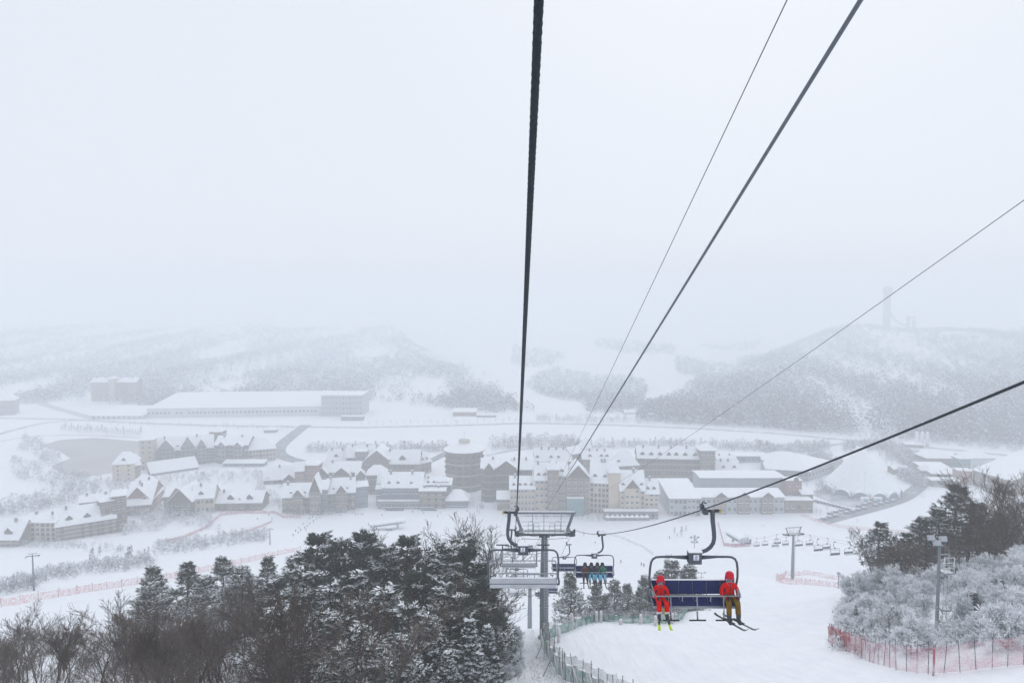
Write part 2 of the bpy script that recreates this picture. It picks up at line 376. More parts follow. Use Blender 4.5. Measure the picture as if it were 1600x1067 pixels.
# haze: one even, closed box of air around camera and scene
hz = MB(); hz.box((0, 1757, 103), (5240, 3720, 208))
hm = bpy.data.materials.new('haze_air'); hm.use_nodes = True; ht = hm.node_tree; ht.nodes.clear()
ho = ht.nodes.new('ShaderNodeOutputMaterial'); hv = ht.nodes.new('ShaderNodeVolumePrincipled')
hv.inputs['Color'].default_value = (0.955, 0.98, 1.0, 1); hv.inputs['Density'].default_value = HAZE
hv.inputs['Anisotropy'].default_value = 0.0
ht.links.new(hv.outputs[0], ho.inputs['Volume'])
tag(hz.build('haze', hm), 'pale winter fog filling the valley', kind='stuff')
# ================================================================== PLANTS
def _nrm(a): return a / (np.linalg.norm(a, axis=-1, keepdims=True) + 1e-9)
def prisms(P0, P1, r0, r1):
    """three-sided twigs as quads"""
    P0 = np.asarray(P0, float); P1 = np.asarray(P1, float); n = len(P0)
    if n == 0: return np.zeros((0, 3)), np.zeros((0, 4), int)
    d = _nrm(P1 - P0); ref = np.where(np.abs(d[:, 2:3]) < 0.9, [[0, 0, 1.0]], [[1.0, 0, 0]])
    u = _nrm(np.cross(d, ref)); v = np.cross(d, u); Vs = []
    for P, r in ((P0, r0), (P1, r1)):
        for k in range(3):
            a = 2 * math.pi * k / 3 + 0.5
            Vs.append(P + (u * math.cos(a) + v * math.sin(a)) * np.asarray(r)[:, None])
    Vv = np.stack(Vs, 1).reshape(-1, 3); b = np.arange(n)[:, None] * 6
    Q = np.concatenate([b + np.array([[k, (k + 1) % 3, 3 + (k + 1) % 3, 3 + k]]) for k in range(3)])
    return Vv, Q
def tufts(C, Dv, L, W, K, spread, rng, jit=0.05):
    """bunches of slim diamond leaves / needle brushes as quads"""
    C = np.asarray(C, float); n = len(C)
    if n == 0: return np.zeros((0, 3)), np.zeros((0, 4), int)
    d = _nrm(np.repeat(np.asarray(Dv, float), K, 0) + rng.normal(0, spread, (n * K, 3)))
    c = np.repeat(C, K, 0) + rng.normal(0, jit, (n * K, 3))
    l = (np.repeat(np.asarray(L, float), K) * rng.uniform(.6, 1.25, n * K))[:, None]
    s = _nrm(np.cross(d, rng.normal(size=(n * K, 3)))); w = (W * rng.uniform(.6, 1.35, n * K))[:, None]
    Vv = np.stack([c, c + d * l * .45 + s * w, c + d * l, c + d * l * .45 - s * w], 1).reshape(-1, 3)
    return Vv, np.arange(n * K * 4).reshape(-1, 4)
def plates(C, Dv, L, W, K, rng, jit=.06):
    """pads of snow lying along a branch: long flat diamonds, one above the other"""
    C = np.asarray(C, float); n = len(C); d = np.repeat(np.asarray(Dv, float), K, 0) + rng.normal(0, .22, (n * K, 3)); d[:, 2] = d[:, 2] * .4 - .05; d = _nrm(d)
    c = np.repeat(C, K, 0) + rng.normal(0, jit, (n * K, 3)); s = _nrm(np.cross(d, [0, 0, 1.0]) + rng.normal(0, .25, (n * K, 3))); l = (L * rng.uniform(.5, 1.2, n * K))[:, None]; w = (W * rng.uniform(.5, 1.3, n * K))[:, None]
    return np.stack([c - d * l * .5, c + s * w, c + d * l * .5, c - s * w], 1).reshape(-1, 3), np.arange(n * K * 4).reshape(-1, 4)
def merge(parts):
    Vs, Qs, ms = [], [], []; o = 0
    for (Vv, Q), m in parts:
        Vs.append(Vv); Qs.append(Q + o); ms.append(np.full(len(Q), m)); o += len(Vv)
    return np.concatenate(Vs), np.concatenate(Qs), np.concatenate(ms)

def bare_tree(seed, H=9.0, lev=4, spread=0.55, snow=0.12, mats=('bark', 'twig', 'snowcap'), multi=1, r=0.09, nb=(5, 6, 6, 5), rmin=0.006, tip=0):
    """leafless broadleaf tree: trunk mesh, twig mesh"""
    g = random.Random(seed); tr = MB(); segs = []; snows = []
    def limb(p, d, L, rad, level):
        n = 5 if level == 0 else (4 if level == 1 else 3); pts = [p]; rs = [rad]
        for i in range(n):
            d = (d + Vector((g.gauss(0, .10), g.gauss(0, .10), g.gauss(0, .06) + (0.03 if level else 0.0)))).normalized()
            p = p + d * (L / n); pts.append(p); rs.append(max(rmin, rad * (1 - (i + 1) / n * (0.62 if level < 2 else 0.8))))
        if level <= 1: tr.tube(pts, rs, 6 if level == 0 else 4, 0, cap=False)
        else: segs.extend((pts[i], pts[i + 1], rs[i], rs[i + 1]) for i in range(n))
        for i in range(n):
            dd = (pts[i + 1] - pts[i]).normalized()
            if abs(dd.z) < 0.9 and g.random() < snow * (1.4 if level < 3 else 1.0):
                up = Vector((0, 0, rs[i] * 0.9 + 0.008)); snows.append((pts[i] + up, pts[i + 1] + up, rs[i] * 0.9 + .012, rs[i + 1] * 0.8 + .008))
        if level >= lev: return
        k = nb[min(level, len(nb) - 1)]
        for j in range(k):
            t = (0.30 if level == 0 else 0.18) + (0.70 if level == 0 else 0.80) * (j + g.random() * .8) / k
            q = min(n - 1, int(t * n)); f = t * n - q; b = pts[q].lerp(pts[q + 1], min(1, f))
            dd = (pts[q + 1] - pts[q]).normalized(); a = g.uniform(0, 6.283)
            o = dd.orthogonal().normalized(); o = Matrix.Rotation(a, 3, dd) @ o
            nd = (dd * (1.0 if level else 0.95) + o * g.uniform(.55, 1.15) * (spread / .55) + Vector((0, 0, .22))).normalized()
            limb(b, nd, L * (g.uniform(.42, .62) if level else g.uniform(.40, .60) * (1.15 - 0.5 * t)), rs[q] * .55, level + 1)
    for k in range(multi):
        a = g.uniform(0, 6.283); sp = 0.06 if multi == 1 else 0.35
        limb(Vector((g.uniform(-.15, .15) * (multi > 1), g.uniform(-.15, .15) * (multi > 1), -0.4)),
             Vector((math.cos(a) * sp, math.sin(a) * sp, 1)).normalized(), H * (0.78 if multi == 1 else g.uniform(.5, .75)), r * (1 if multi == 1 else .6), 0)
    def arr(L): return ([tuple(s[0]) for s in L], [tuple(s[1]) for s in L], [s[2] for s in L], [s[3] for s in L])
    parts = [(prisms(*arr(segs)), 0)]
    if snows: parts.append((prisms(*arr(snows)), 1))
    if tip:
        rng = np.random.default_rng(seed); E = [(s[1], (s[1] - s[0]).normalized()) for s in segs if rng.random() < tip]
        parts.append((tufts([tuple(e[0]) for e in E], [tuple(e[1] + Vector((0, 0, .3))) for e in E], np.full(len(E), .24), .022, 4, .5, rng, .06), 1))
    Vv, Q, m = merge(parts)
    # stretch so that the highest twig is exactly H
    k = H / Vv[:, 2].max(); Vv = Vv * [1, 1, k]
    tr.v = [(x, y, z * k) for x, y, z in tr.v]
    return tr.mesh('trunk', [M[mats[0]]]), np_mesh('crown', Vv, Q, [M[mats[1]], M[mats[2]]], m), H

def pine_tree(seed, H=12.0, snow=0.45, base=0.35, width=0.24, dens=1.0, needle='needle', flat=0.42):
    """mature pine: bare lower trunk, layered clouds of needles with snow lying on some layers"""
    rng = np.random.default_rng(seed); g = random.Random(seed); tr = MB()
    n = 9; pts = []; x = y = 0
    for i in range(n + 1):
        pts.append(Vector((x, y, -0.4 + (H * .97 + .4) * i / n))); x += g.gauss(0, .10); y += g.gauss(0, .10)
    rs = [0.20 * (1 - .88 * i / n) for i in range(n + 1)]; tr.tube(pts, rs, 7, 0, cap=False)
    P0, P1, r0, r1 = [], [], [], []; C, Dv, S = [], [], []
    z = H * base; a = g.uniform(0, 6)
    while z < H * 0.985:
        t = (z / H - base) / (1 - base)
        prof = (0.55 + 0.45 * math.sin(math.pi * min(1, t * 1.25 + .12))) * (1 - t) ** 0.55 + 0.06
        for k in range(g.choice((3, 4, 4, 5))):
            a += 2.4 + g.gauss(0, .4); L = H * width * prof * g.uniform(.65, 1.2)
            i = min(n - 1, int(max(0, (z + .4) / (H * .97 + .4)) * n)); b = pts[i].lerp(pts[i + 1], .5); b = Vector((b.x, b.y, z + g.gauss(0, .12)))
            up = g.uniform(-.10, .25) + 0.5 * t * t; m = max(3, int(L / 0.55)); p = b; prev = b; lim_snow = g.random() < snow * 1.05
            dirh = Vector((math.cos(a), math.sin(a), up)).normalized()
            for j in range(1, m + 1):
                q = b + dirh * (L * j / m) + Vector((g.gauss(0, .07), g.gauss(0, .07), -0.05 * L * (j / m) ** 2 + g.gauss(0, .05)))
                P0.append(prev); P1.append(q); r0.append(.05 * (1 - (j - 1) / m) + .012); r1.append(.05 * (1 - j / m) + .012); prev = q
                if j / m > 0.25:
                    for s in (-1, 1):
                        ln = (0.30 + 0.26 * L * (1 - abs(j / m - .6))) * g.uniform(.6, 1.2)
                        sd = (Vector((-dirh.y, dirh.x, 0)) * s + dirh * g.uniform(.3, .9) + Vector((0, 0, g.uniform(-.1, .3)))).normalized()
                        e = q + sd * ln; P0.append(q); P1.append(e); r0.append(.014); r1.append(.007)
                        nn = max(2, int(ln / .26 * dens))
                        for w_ in range(nn):
                            f = (w_ + 1) / nn; c = q.lerp(e, f) + Vector((g.gauss(0, .05), g.gauss(0, .05), g.gauss(0, .03)))
                            C.append(c); Dv.append((sd.x * .8, sd.y * .8, .35)); S.append(lim_snow and g.random() < .93)
            C.append(prev); Dv.append((dirh.x, dirh.y, .3)); S.append(lim_snow)
        z += H * g.uniform(.028, .05)
    for k in range(6): C.append(Vector((pts[-1].x, pts[-1].y, H * .955 + .05 * k))); Dv.append((0, 0, 1)); S.append(g.random() < snow)
    C = np.array([tuple(c) for c in C]); Dv = np.array(Dv); S = np.array(S)
    parts = [(prisms([tuple(p) for p in P0], [tuple(p) for p in P1], r0, r1), 0),
             (tufts(C, Dv, np.full(len(C), .38), .034, 8, flat, rng), 1)]
    if S.any(): parts.append((plates(C[S] + [0, 0, .09], Dv[S], .50, .085, 3, rng), 2))
    Vv, Q, m = merge(parts)
    k = H / Vv[:, 2].max()
    return tr.mesh('trunk', [M['bark']]), np_mesh('crown', Vv * [1, 1, k], Q, [M['bark'], M[needle], M['snowcap']], m), H

def spruce_tree(seed, H=8.0, snow=0.9, width=0.25, needle='needle'):
    """young conical spruce: tiers of drooping branches with upturned tips, snow lying along each branch"""
    rng = np.random.default_rng(seed); g = random.Random(seed); tr = MB()
    tr.tube([(0, 0, -.4), (0, 0, H * .5), (0, 0, H * .97)], [.12, .07, .012], 6, 0, cap=False)
    P0, P1, r0, r1 = [], [], [], []; C, Dv = [], []; SC_, SD = [], []; z = H * .05; a = 0
    while z < H * .96:
        t = z / H
        for k in range(10 if t < .6 else 7):
            a += 2.4 + g.gauss(0, .25); L = H * width * (1 - t) ** .9 * g.uniform(.7, 1.15) + .10
            d = Vector((math.cos(a), math.sin(a), 0)); side = Vector((-d.y, d.x, 0)); m = max(3, int(L / .17)); prev = Vector((0, 0, z)); sn = g.random() < snow
            for j in range(1, m + 1):
                f = j / m; q = Vector((0, 0, z)) + d * (L * f) + Vector((0, 0, L * (-.34 * f + .30 * f * f + .25 * t * f) + g.gauss(0, .015)))
                P0.append(prev); P1.append(q); r0.append(.018); r1.append(.011); ax = (q - prev).normalized(); prev = q; w_ = (.30 * L * (1 - f) + .09) * (f > .2)
                for s in (-1, 1):
                    sd = (side * s + d * .9 + Vector((0, 0, -.15))).normalized()
                    for u in ((.5, 1.0) if w_ > .14 else (1.0,)):
                        C.append(q + sd * w_ * u + Vector((0, 0, -.03))); Dv.append((sd.x, sd.y, -.15))
                        if sn and f > .35 and g.random() < .55: SC_.append(q + sd * w_ * u + Vector((0, 0, .035))); SD.append((sd.x, sd.y, -.05))
                C.append(q); Dv.append((d.x, d.y, .05))
                if sn and f > .25: SC_.append(q + Vector((0, 0, .05))); SD.append(tuple(ax)); SC_.append(q - ax * .08 + Vector((0, 0, .06))); SD.append(tuple(ax))
        z += H * .048 * (1.2 - .55 * t)
    C.append(Vector((0, 0, H * .95))); Dv.append((0, 0, 1))
    C = np.array([tuple(c) for c in C]); SC_ = np.array([tuple(c) for c in SC_])
    parts = [(prisms([tuple(p) for p in P0], [tuple(p) for p in P1], r0, r1), 0), (tufts(C, Dv, np.full(len(C), .20), .030, 6, .30, rng, .02), 1), (plates(SC_, SD, .32, .075, 3, rng, .02), 2)]
    Vv, Q, m = merge(parts); k = H / Vv[:, 2].max()
    return tr.mesh('trunk', [M['bark']]), np_mesh('crown', Vv * [1, 1, k], Q, [M['bark'], M[needle], M['snowcap']], m), H

def far_tree(seed, H=8.0, kind='frost', n=70, mats=('grey_twig', 'frost_grey', 'frost')):
    """tree of the village or valley, a few pixels high"""
    rng = np.random.default_rng(seed); tr = MB()
    tr.tube([(0, 0, -.3), (0, 0, H * .55), (.1, 0, H * .85)], [.16, .10, .03], 5, 0, cap=False)
    if kind == 'cone':
        t = rng.uniform(0, 1, n) ** .8; rad = H * .20 * (1 - t) * rng.uniform(.5, 1, n); z = H * (.10 + .88 * t)
    elif kind == 'pine':
        t = rng.uniform(0, 1, n); rad = H * .26 * np.sqrt(rng.uniform(0, 1, n)) * np.sin(np.pi * (.15 + .8 * t)); z = H * (.5 + .48 * t)
    else:
        t = rng.uniform(0, 1, n); rad = H * .30 * np.sqrt(rng.uniform(0, 1, n)) * np.sin(np.pi * (.12 + .85 * t)); z = H * (.22 + .76 * t)
    a = rng.uniform(0, 6.283, n); C = np.stack([rad * np.cos(a), rad * np.sin(a), z], -1)
    dv = _nrm(np.stack([np.cos(a), np.sin(a), np.full(n, .6 if kind == 'frost' else .1)], -1)); up = rng.uniform(0, 1, n) < .42
    L = np.full(n, H * .10)
    parts = [(tufts(C[~up], dv[~up], L[~up], H * .013, 3, .5, rng), 0), (tufts(C[up], dv[up], L[up], H * .017, 3, .5, rng), 1)]
    Vv, Q, m = merge(parts); Vv = Vv * [1, 1, H / Vv[:, 2].max()]
    return tr.mesh('trunk', [M[mats[0]]]), np_mesh('crown', Vv, Q, [M[mats[1]], M[mats[2]]], m), H

def plant(tpl, x, y, h, name, label, cat, group=None, rz=None, wid=1.0, tilt=0.0):
    tm, cm, H = tpl; s = h / H
    o = thing(name, label, cat, on(x, y, -.05), rnd.uniform(0, 6.28) if rz is None else rz, group)
    o.scale = (s * wid, s * wid, s)
    if tilt: o.rotation_euler = (tilt, 0, o.rotation_euler.z)
    link('trunk', tm, o); link('crown', cm, o); return o
def plant_px(tpl, px, ytop, d, name, label, cat, group=None, wid=1.0):
    p = D(px, ytop, d); h = p.z - ground(p.x, p.y)
    return plant(tpl, p.x, p.y, max(1.0, h), name, label, cat, group, wid=wid)
def project(p):
    v = Vector(p) - Vector((0, 0, CAM_H)); f = v.y * CP - v.z * SP; u = v.y * SP + v.z * CP
    return 800 + F * v.x / f, 533.5 - F * u / f

def mass(name, pos, hts, tmpl_fn, label, nt=6, mats=('frost_grey', 'frost')):
    """many small plants that read as one mass -> ONE stuff object"""
    tm = [tmpl_fn(i) for i in range(nt)]; rng = np.random.default_rng(5)
    Vs, Qs, ms = [], [], []; o = 0; pos = np.asarray(pos); hts = np.asarray(hts); idx = rng.integers(0, nt, len(pos)); ang = rng.uniform(0, 6.283, len(pos))
    for t in range(nt):
        Vt, Qt, mt = tm[t]; sel = np.where(idx == t)[0]
        if len(sel) == 0: continue
        c, s = np.cos(ang[sel])[:, None], np.sin(ang[sel])[:, None]; h = hts[sel][:, None]
        X = (Vt[None, :, 0] * c - Vt[None, :, 1] * s) * h + pos[sel, 0:1]; Y = (Vt[None, :, 0] * s + Vt[None, :, 1] * c) * h + pos[sel, 1:2]
        Z = Vt[None, :, 2] * h + pos[sel, 2:3]
        Vv = np.stack([X, Y, Z], -1).reshape(-1, 3); Q = (Qt[None] + (np.arange(len(sel)) * len(Vt))[:, None, None]).reshape(-1, 4) + o
        Vs.append(Vv); Qs.append(Q); ms.append(np.tile(mt, len(sel))); o += len(Vv)
    me = np_mesh(name, np.concatenate(Vs), np.concatenate(Qs), [M[k_] for k_ in mats], np.concatenate(ms))
    return tag(link(name, me), label, kind='stuff')
def blob_tpl(n, rad=.28, zlo=.12, leaf=.13, wid=.022, white=.5, K=2, cone=False, upward=.5):
    def fn(i):
        rng = np.random.default_rng(100 + i); t = rng.uniform(0, 1, n)
        r = rad * np.sqrt(rng.uniform(.1, 1, n)) * ((1 - t) if cone else np.sin(np.pi * (.14 + .83 * t))); a = rng.uniform(0, 6.283, n)
        C = np.stack([r * np.cos(a), r * np.sin(a), zlo + (.95 - zlo) * t], -1); dv = _nrm(np.stack([np.cos(a), np.sin(a), np.full(n, upward)], -1))
        up = rng.uniform(0, 1, n) < white; L = np.full(n, leaf)
        return merge([(tufts(C[~up], dv[~up], L[~up], wid, K, .5, rng, .01), 0), (tufts(C[up], dv[up], L[up], wid * 1.2, K, .5, rng, .01), 1)])
    return fn
# ------------------------------------------------------------------ far woods (one mass each)
rg = np.random.default_rng(11)
def hill_pts(n, x0, x1, y0, y1, ok):
    y = 1 / (1 / y0 - rg.uniform(0, 1, n) * (1 / y0 - 1 / y1)); x = rg.uniform(x0, x1, n) * y / y0; k = ok(x, y); x, y = x[k], y[k]
    return np.stack([x, y, ground(x, y) - .4], -1)
HM = ('hill_dark', 'hill_frost_fog')
def wood(p, h, white, label): return mass('wood', p, rg.uniform(h * .7, h * 1.2, len(p)), blob_tpl(14, .30, .06, .28, .05, white), label, mats=HM)
def okr(x, y):
    base = 775 - 0.42 * (x - 150); return (x > 140 + .55 * (y - 800)) & (y > base + 14)
gul = lambda x, y: .55 + .30 * np.sin(x * .045 + .8 * np.sin(y * .013)) + .25 * np.sin(x * .017 - y * .011) > rg.uniform(-.1, .75, len(x))
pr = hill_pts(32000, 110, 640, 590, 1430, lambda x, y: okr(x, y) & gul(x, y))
def bands(p, base, cuts, specs):  # share of pale tufts grows with distance, putting fog fade into the colour
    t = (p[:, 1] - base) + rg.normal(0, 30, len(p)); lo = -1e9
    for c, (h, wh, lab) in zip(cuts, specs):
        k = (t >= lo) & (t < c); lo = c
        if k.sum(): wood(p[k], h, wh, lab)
bands(pr, 775 - .42 * (pr[:, 0] - 150), (110, 300, 470, 1e9), ((11.5, .20, 'dark lower wood along the foot of the ski jump hill'), (9.5, .48, 'frosted middle wood of the ski jump hill, paled to suggest fog'), (8.5, .72, 'frosted upper wood of the ski jump hill, whitened as if by fog'), (8, .93, 'frosted wood on the ski jump hill crest, coloured almost fog white')))  # whitening towards the crest is painted haze on top of the frost
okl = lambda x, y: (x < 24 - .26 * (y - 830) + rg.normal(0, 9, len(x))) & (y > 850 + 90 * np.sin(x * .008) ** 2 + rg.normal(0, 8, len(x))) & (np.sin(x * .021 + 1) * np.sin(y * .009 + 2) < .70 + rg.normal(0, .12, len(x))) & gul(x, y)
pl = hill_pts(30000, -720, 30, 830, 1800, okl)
bands(pl, 830, (130, 300, 480, 1e9), ((9.5, .42, 'lower wood of the hillside behind the long hall'), (9, .62, 'frosted middle wood of the left hillside, paled to suggest fog'), (8.5, .82, 'frosted upper wood of the left hillside, whitened as if by fog'), (8, .95, 'frosted wood of the left hillside, coloured to dissolve into fog')))  # upper bands coloured paler so the skyline fades as in fog
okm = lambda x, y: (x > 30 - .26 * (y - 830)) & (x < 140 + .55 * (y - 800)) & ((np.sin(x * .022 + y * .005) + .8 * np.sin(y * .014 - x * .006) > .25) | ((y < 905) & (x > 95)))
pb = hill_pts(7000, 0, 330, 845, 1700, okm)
bands(pb, 830, (150, 1e9), ((8.5, .42, 'patches of frosted trees on the near slopes between the two hills'), (8.5, .85, 'frosted tree patches farther up between the two hills, whitened as if by fog')))  # far patches painted paler to look fogged

# thickets on the slopes below: bare frosted scrub that reads as a mass
def thicket(polys, n, h, name, label, white=.35, leaf=.30, cnt=26):
    pts = []
    for (xa, ya, xb, yb, wid), k in polys:
        for _ in range(int(n * k)):
            t = rg.uniform(); px = xa + (xb - xa) * t; py = ya + (yb - ya) * t + rg.uniform(-wid, wid)
            p = hit(px, py); pts.append((p.x + rg.normal(0, .6), p.y + rg.normal(0, .6), p.z - .2))
    return mass(name, pts, rg.uniform(h * .6, h * 1.2, len(pts)), blob_tpl(cnt, .30, .05, leaf, .012, white, 3, upward=1.6), label)
thicket([((240, 862, 420, 838, 9), 1.0), ((60, 905, 240, 878, 8), .7), ((-5, 925, 60, 912, 8), .3)], 300, 3.6, 'thicket', 'bare frosty thicket below the beige hotel on the left', .38)
thicket([((-5, 848, 205, 862, 5), 1.0)], 140, 3.0, 'thicket', 'snowy hedge scrub along the foot of the beige hotel', .5)
thicket([((205, 800, 330, 818, 10), .7), ((190, 830, 260, 822, 8), .3)], 220, 5.0, 'thicket', 'frosted copse in front of the gabled houses on the left', .55)
thicket([((20, 735, 190, 775, 14), .6), ((-5, 800, 130, 775, 12), .5), ((30, 690, 95, 725, 14), .35)], 260, 6.5, 'wood', 'misty grey wood between the pond and the beige hotel', .30)
thicket([((480, 706, 700, 705, 2), .5), ((860, 702, 1060, 697, 2), .5), ((1060, 697, 1215, 706, 3), .5), ((765, 700, 905, 696, 6), .5)], 300, 6.0, 'thicket', 'frosted hedge line running behind the whole village', .35)
thicket([((1190, 712, 1295, 700, 6), .4), ((1265, 712, 1318, 742, 10), .5), ((1318, 702, 1390, 700, 5), .4), ((1385, 705, 1450, 735, 12), .7), ((1405, 745, 1445, 760, 6), .3)], 420, 7.0, 'thicket', 'frosted trees and scrub around the big tent', .35)
thicket([((840, 657, 1180, 664, 3), .6), ((1180, 664, 1600, 705, 4), .8)], 300, 6.5, 'thicket', 'scrub between the valley road and the foot of the wood', .35)
thicket([((235, 756, 420, 745, 9), .6), ((400, 765, 440, 790, 10), .3)], 200, 4.0, 'thicket', 'snowy garden planting between the hotels on the left', .45)
thicket([((1260, 765, 1450, 775, 9), 1)], 60, 4.0, 'thicket', 'snowy planting around the car park', .5)

# ------------------------------------------------------------------ near trees
BARE = [bare_tree(s, 9.0, 4, .5, .0, r=.11, rmin=.013, nb=(5, 5, 5, 4), mats=('bark', 'twig' if s % 2 else 'tan_twig', 'snowcap')) for s in (1, 2, 3, 4)]
BARE_TALL = [bare_tree(s, 11.0, 4, .40, .0, rmin=.012, nb=(7, 5, 5, 4)) for s in (21, 22, 23)]
PINE = [pine_tree(s, 12.0, sn, b, wd) for s, sn, b, wd in ((1, .30, .32, .24), (2, .62, .38, .26), (3, .16, .30, .23), (4, .5, .42, .25), (5, .72, .35, .27))]
SPRUCE = [spruce_tree(s, 8.0) for s in (1, 2)]
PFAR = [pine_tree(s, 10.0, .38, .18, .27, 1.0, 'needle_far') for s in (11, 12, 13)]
FROST = [bare_tree(s, 3.0, 3, .8, .5, ('grey_twig', 'frost_grey', 'snowcap'), 5, .035, (5, 5, 4), .010, .9) for s in (31, 32, 33)]
FROSTL = [bare_tree(s, 3.0, 3, .8, .3, ('grey_twig', 'grey_twig', 'frost'), 4, .03, (5, 5, 4), .009, .22) for s in (41, 42)]
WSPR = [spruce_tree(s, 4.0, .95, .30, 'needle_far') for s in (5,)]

def skyline(px):
    return float(np.interp(px, [-20, 60, 150, 240, 330, 420, 470, 520, 800], [948, 955, 940, 925, 905, 890, 870, 862, 862]))
# pines of the left wood: pixel of the top, distance
LP = [(500, 832, 84, 2), (536, 838, 88, 0), (566, 830, 84, 2), (600, 846, 78, 0), (640, 836, 82, 2), (676, 842, 74, 1), (716, 826, 78, 1), (700, 848, 70, 4), (736, 852, 66, 2),
      (750, 872, 62, 0), (762, 900, 58, 2), (470, 884, 74, 3), (520, 900, 62, 1), (562, 888, 66, 3), (610, 905, 60, 4), (652, 892, 64, 2), (690, 905, 58, 3), (556, 965, 50, 4), (505, 955, 54, 1),
      (640, 935, 55, 3), (722, 925, 57, 0), (430, 902, 80, 0), (346, 866, 112, 0), (290, 878, 106, 2), (240, 882, 104, 0), (382, 884, 108, 1), (462, 862, 96, 3), (228, 908, 96, 1), (318, 900, 98, 4), (420, 868, 112, 2),
      (590, 1000, 46, 1), (530, 1010, 46, 4), (452, 940, 58, 4), (480, 990, 50, 1), (620, 985, 49, 4), (660, 960, 52, 1)]
def spot(px):
    return ('at the left edge', 'left of the second pole lamp', 'in the middle of the left wood', 'near the lift line')[min(3, int(max(0, px) // 220))]
dist_word = lambda d: 'front' if d < 55 else ('middle' if d < 80 else 'rear')
ORD = ('first', 'second', 'third', 'fourth', 'fifth', 'sixth', 'seventh', 'eighth', 'ninth', 'tenth', 'eleventh', 'twelfth', 'thirteenth', 'fourteenth', 'fifteenth', 'sixteenth', 'seventeenth', 'eighteenth', 'nineteenth', 'twentieth', 'twenty-first', 'twenty-second')
for row in ('front', 'middle', 'rear'):
    for k, (px, yt, d, v) in enumerate(sorted([t for t in LP if dist_word(t[2]) == row], reverse=True)):
        look = ('sparsely snowed dark pine', 'snow laden pine', 'dark green pine', 'half snowed pine', 'heavily snowed broad pine')[v]
        plant_px(PINE[v], px, yt, d, 'pine_tree', f'{look}, {ORD[k]} from the lift in the {row} row of the left wood', 'pine tree', 'pines of the left wood', wid=1.05 if px > 730 else 1.3 + .15 * math.sin(px * 1.7))
for px, yt, d, v in ((733, 962, 50, 0), (762, 972, 53, 1), (700, 1012, 44, 1), (750, 1015, 46, 0)):
    plant_px(SPRUCE[v], px, yt, d, 'spruce_tree', {733: 'tallest snow laden young spruce at the edge of the left wood', 762: 'snowy young spruce just behind the tallest one', 700: 'low snowy spruce leftmost at the bottom edge', 750: 'low snowy spruce rightmost at the bottom edge'}[px], 'spruce tree', 'young spruces by the lift line')
# leafless trees filling the left wood
n = 0; tries = 0
while n < 140 and tries < 4000:
    tries += 1; d = rnd.uniform(36, 104); px = rnd.uniform(-30, 800) if rnd.random() < .45 else rnd.uniform(-30, 480)
    x = (px - 800) / F * d; h = rnd.uniform(6.5, 10.5); z = ground(x, d); qx, qy = project((x, d, z + h))
    if qx > 790 - max(0, (qy - 870)) * .05 or qy < skyline(qx) + rnd.uniform(-6, 30) or qy > 1085: continue
    if (qx > 690 and qy > 940) or (px > 640 and d < 57): continue
    t = rnd.choice(BARE if rnd.random() < .7 else BARE_TALL)
    plant(t, x, d, h, 'bare_tree', f'leafless dark brown tree, {dist_word(d)} rows of the left wood, {"by the left edge" if px < 170 else "below the long pink net" if px < 440 else "among the pines"}', 'tree', 'leafless trees of the left wood', wid=rnd.uniform(.85, 1.2)); n += 1
for px, yt, d, l in ((732, 812, 78, 'tall leafless tree standing above the pines beside the lift'), (700, 822, 80, 'slim leafless tree behind the snowed pines, left of the taller one'),
                  (612, 826, 88, 'leafless tree with fine branches rising between two dark pines'), (757, 838, 70, 'leafless tree right of the tall one, next to the lift chairs'), (655, 825, 86, 'leafless tree topping the middle of the pine skyline')):
    plant_px(BARE_TALL[int(px) % 3], px, yt, d, 'bare_tree', l, 'tree', 'leafless trees above the pines', wid=1.2)
# dark undergrowth of the wood
ug = []
for _ in range(260):
    d = rg.uniform(34, 100); px = rg.uniform(-40, 770); x = (px - 800) / F * d
    ug.append((x, d, ground(x, d) - .1))
me_fn = blob_tpl(30, .36, .02, .42, .0045, .03, 3, upward=1.8)
u = mass('undergrowth', ug, rg.uniform(1.6, 3.6, len(ug)), me_fn, 'tangled brown undergrowth between the trees of the left wood')
u.data.materials.clear(); u.data.materials.append(M['twig']); u.data.materials.append(M['frost_grey'])
# snowy brush strip between wood and lift tower
for k in range(26):
    px = rnd.uniform(768, 812); py = rnd.uniform(965, 1064); p = hit(px, py)
    plant((FROSTL + FROST)[k % 4 if k % 3 else 2], p.x, p.y, rnd.uniform(1.2, 2.6), 'bush', 'thin frosted brush on the snow between the left wood and the lift tower', 'bush', 'frosted brush by the lift tower', wid=.8)
gs = []
for k in range(420):
    px = rg.uniform(785, 872); py = rg.uniform(985, 1066)
    if px > 848 + (py - 1000) * .45: continue
    d = float(np.interp(py, [985, 1066], [80, 58])); x = (px - 800) / F * d; gs.append((x, d, ground(x, d) - .05))
mass('dry_grass', gs, rg.uniform(.25, .8, len(gs)), blob_tpl(7, .30, .0, .75, .012, .25, 1, upward=2.6), 'dry stalks poking through the snow by the lift tower', mats=('tan_twig', 'frost'))

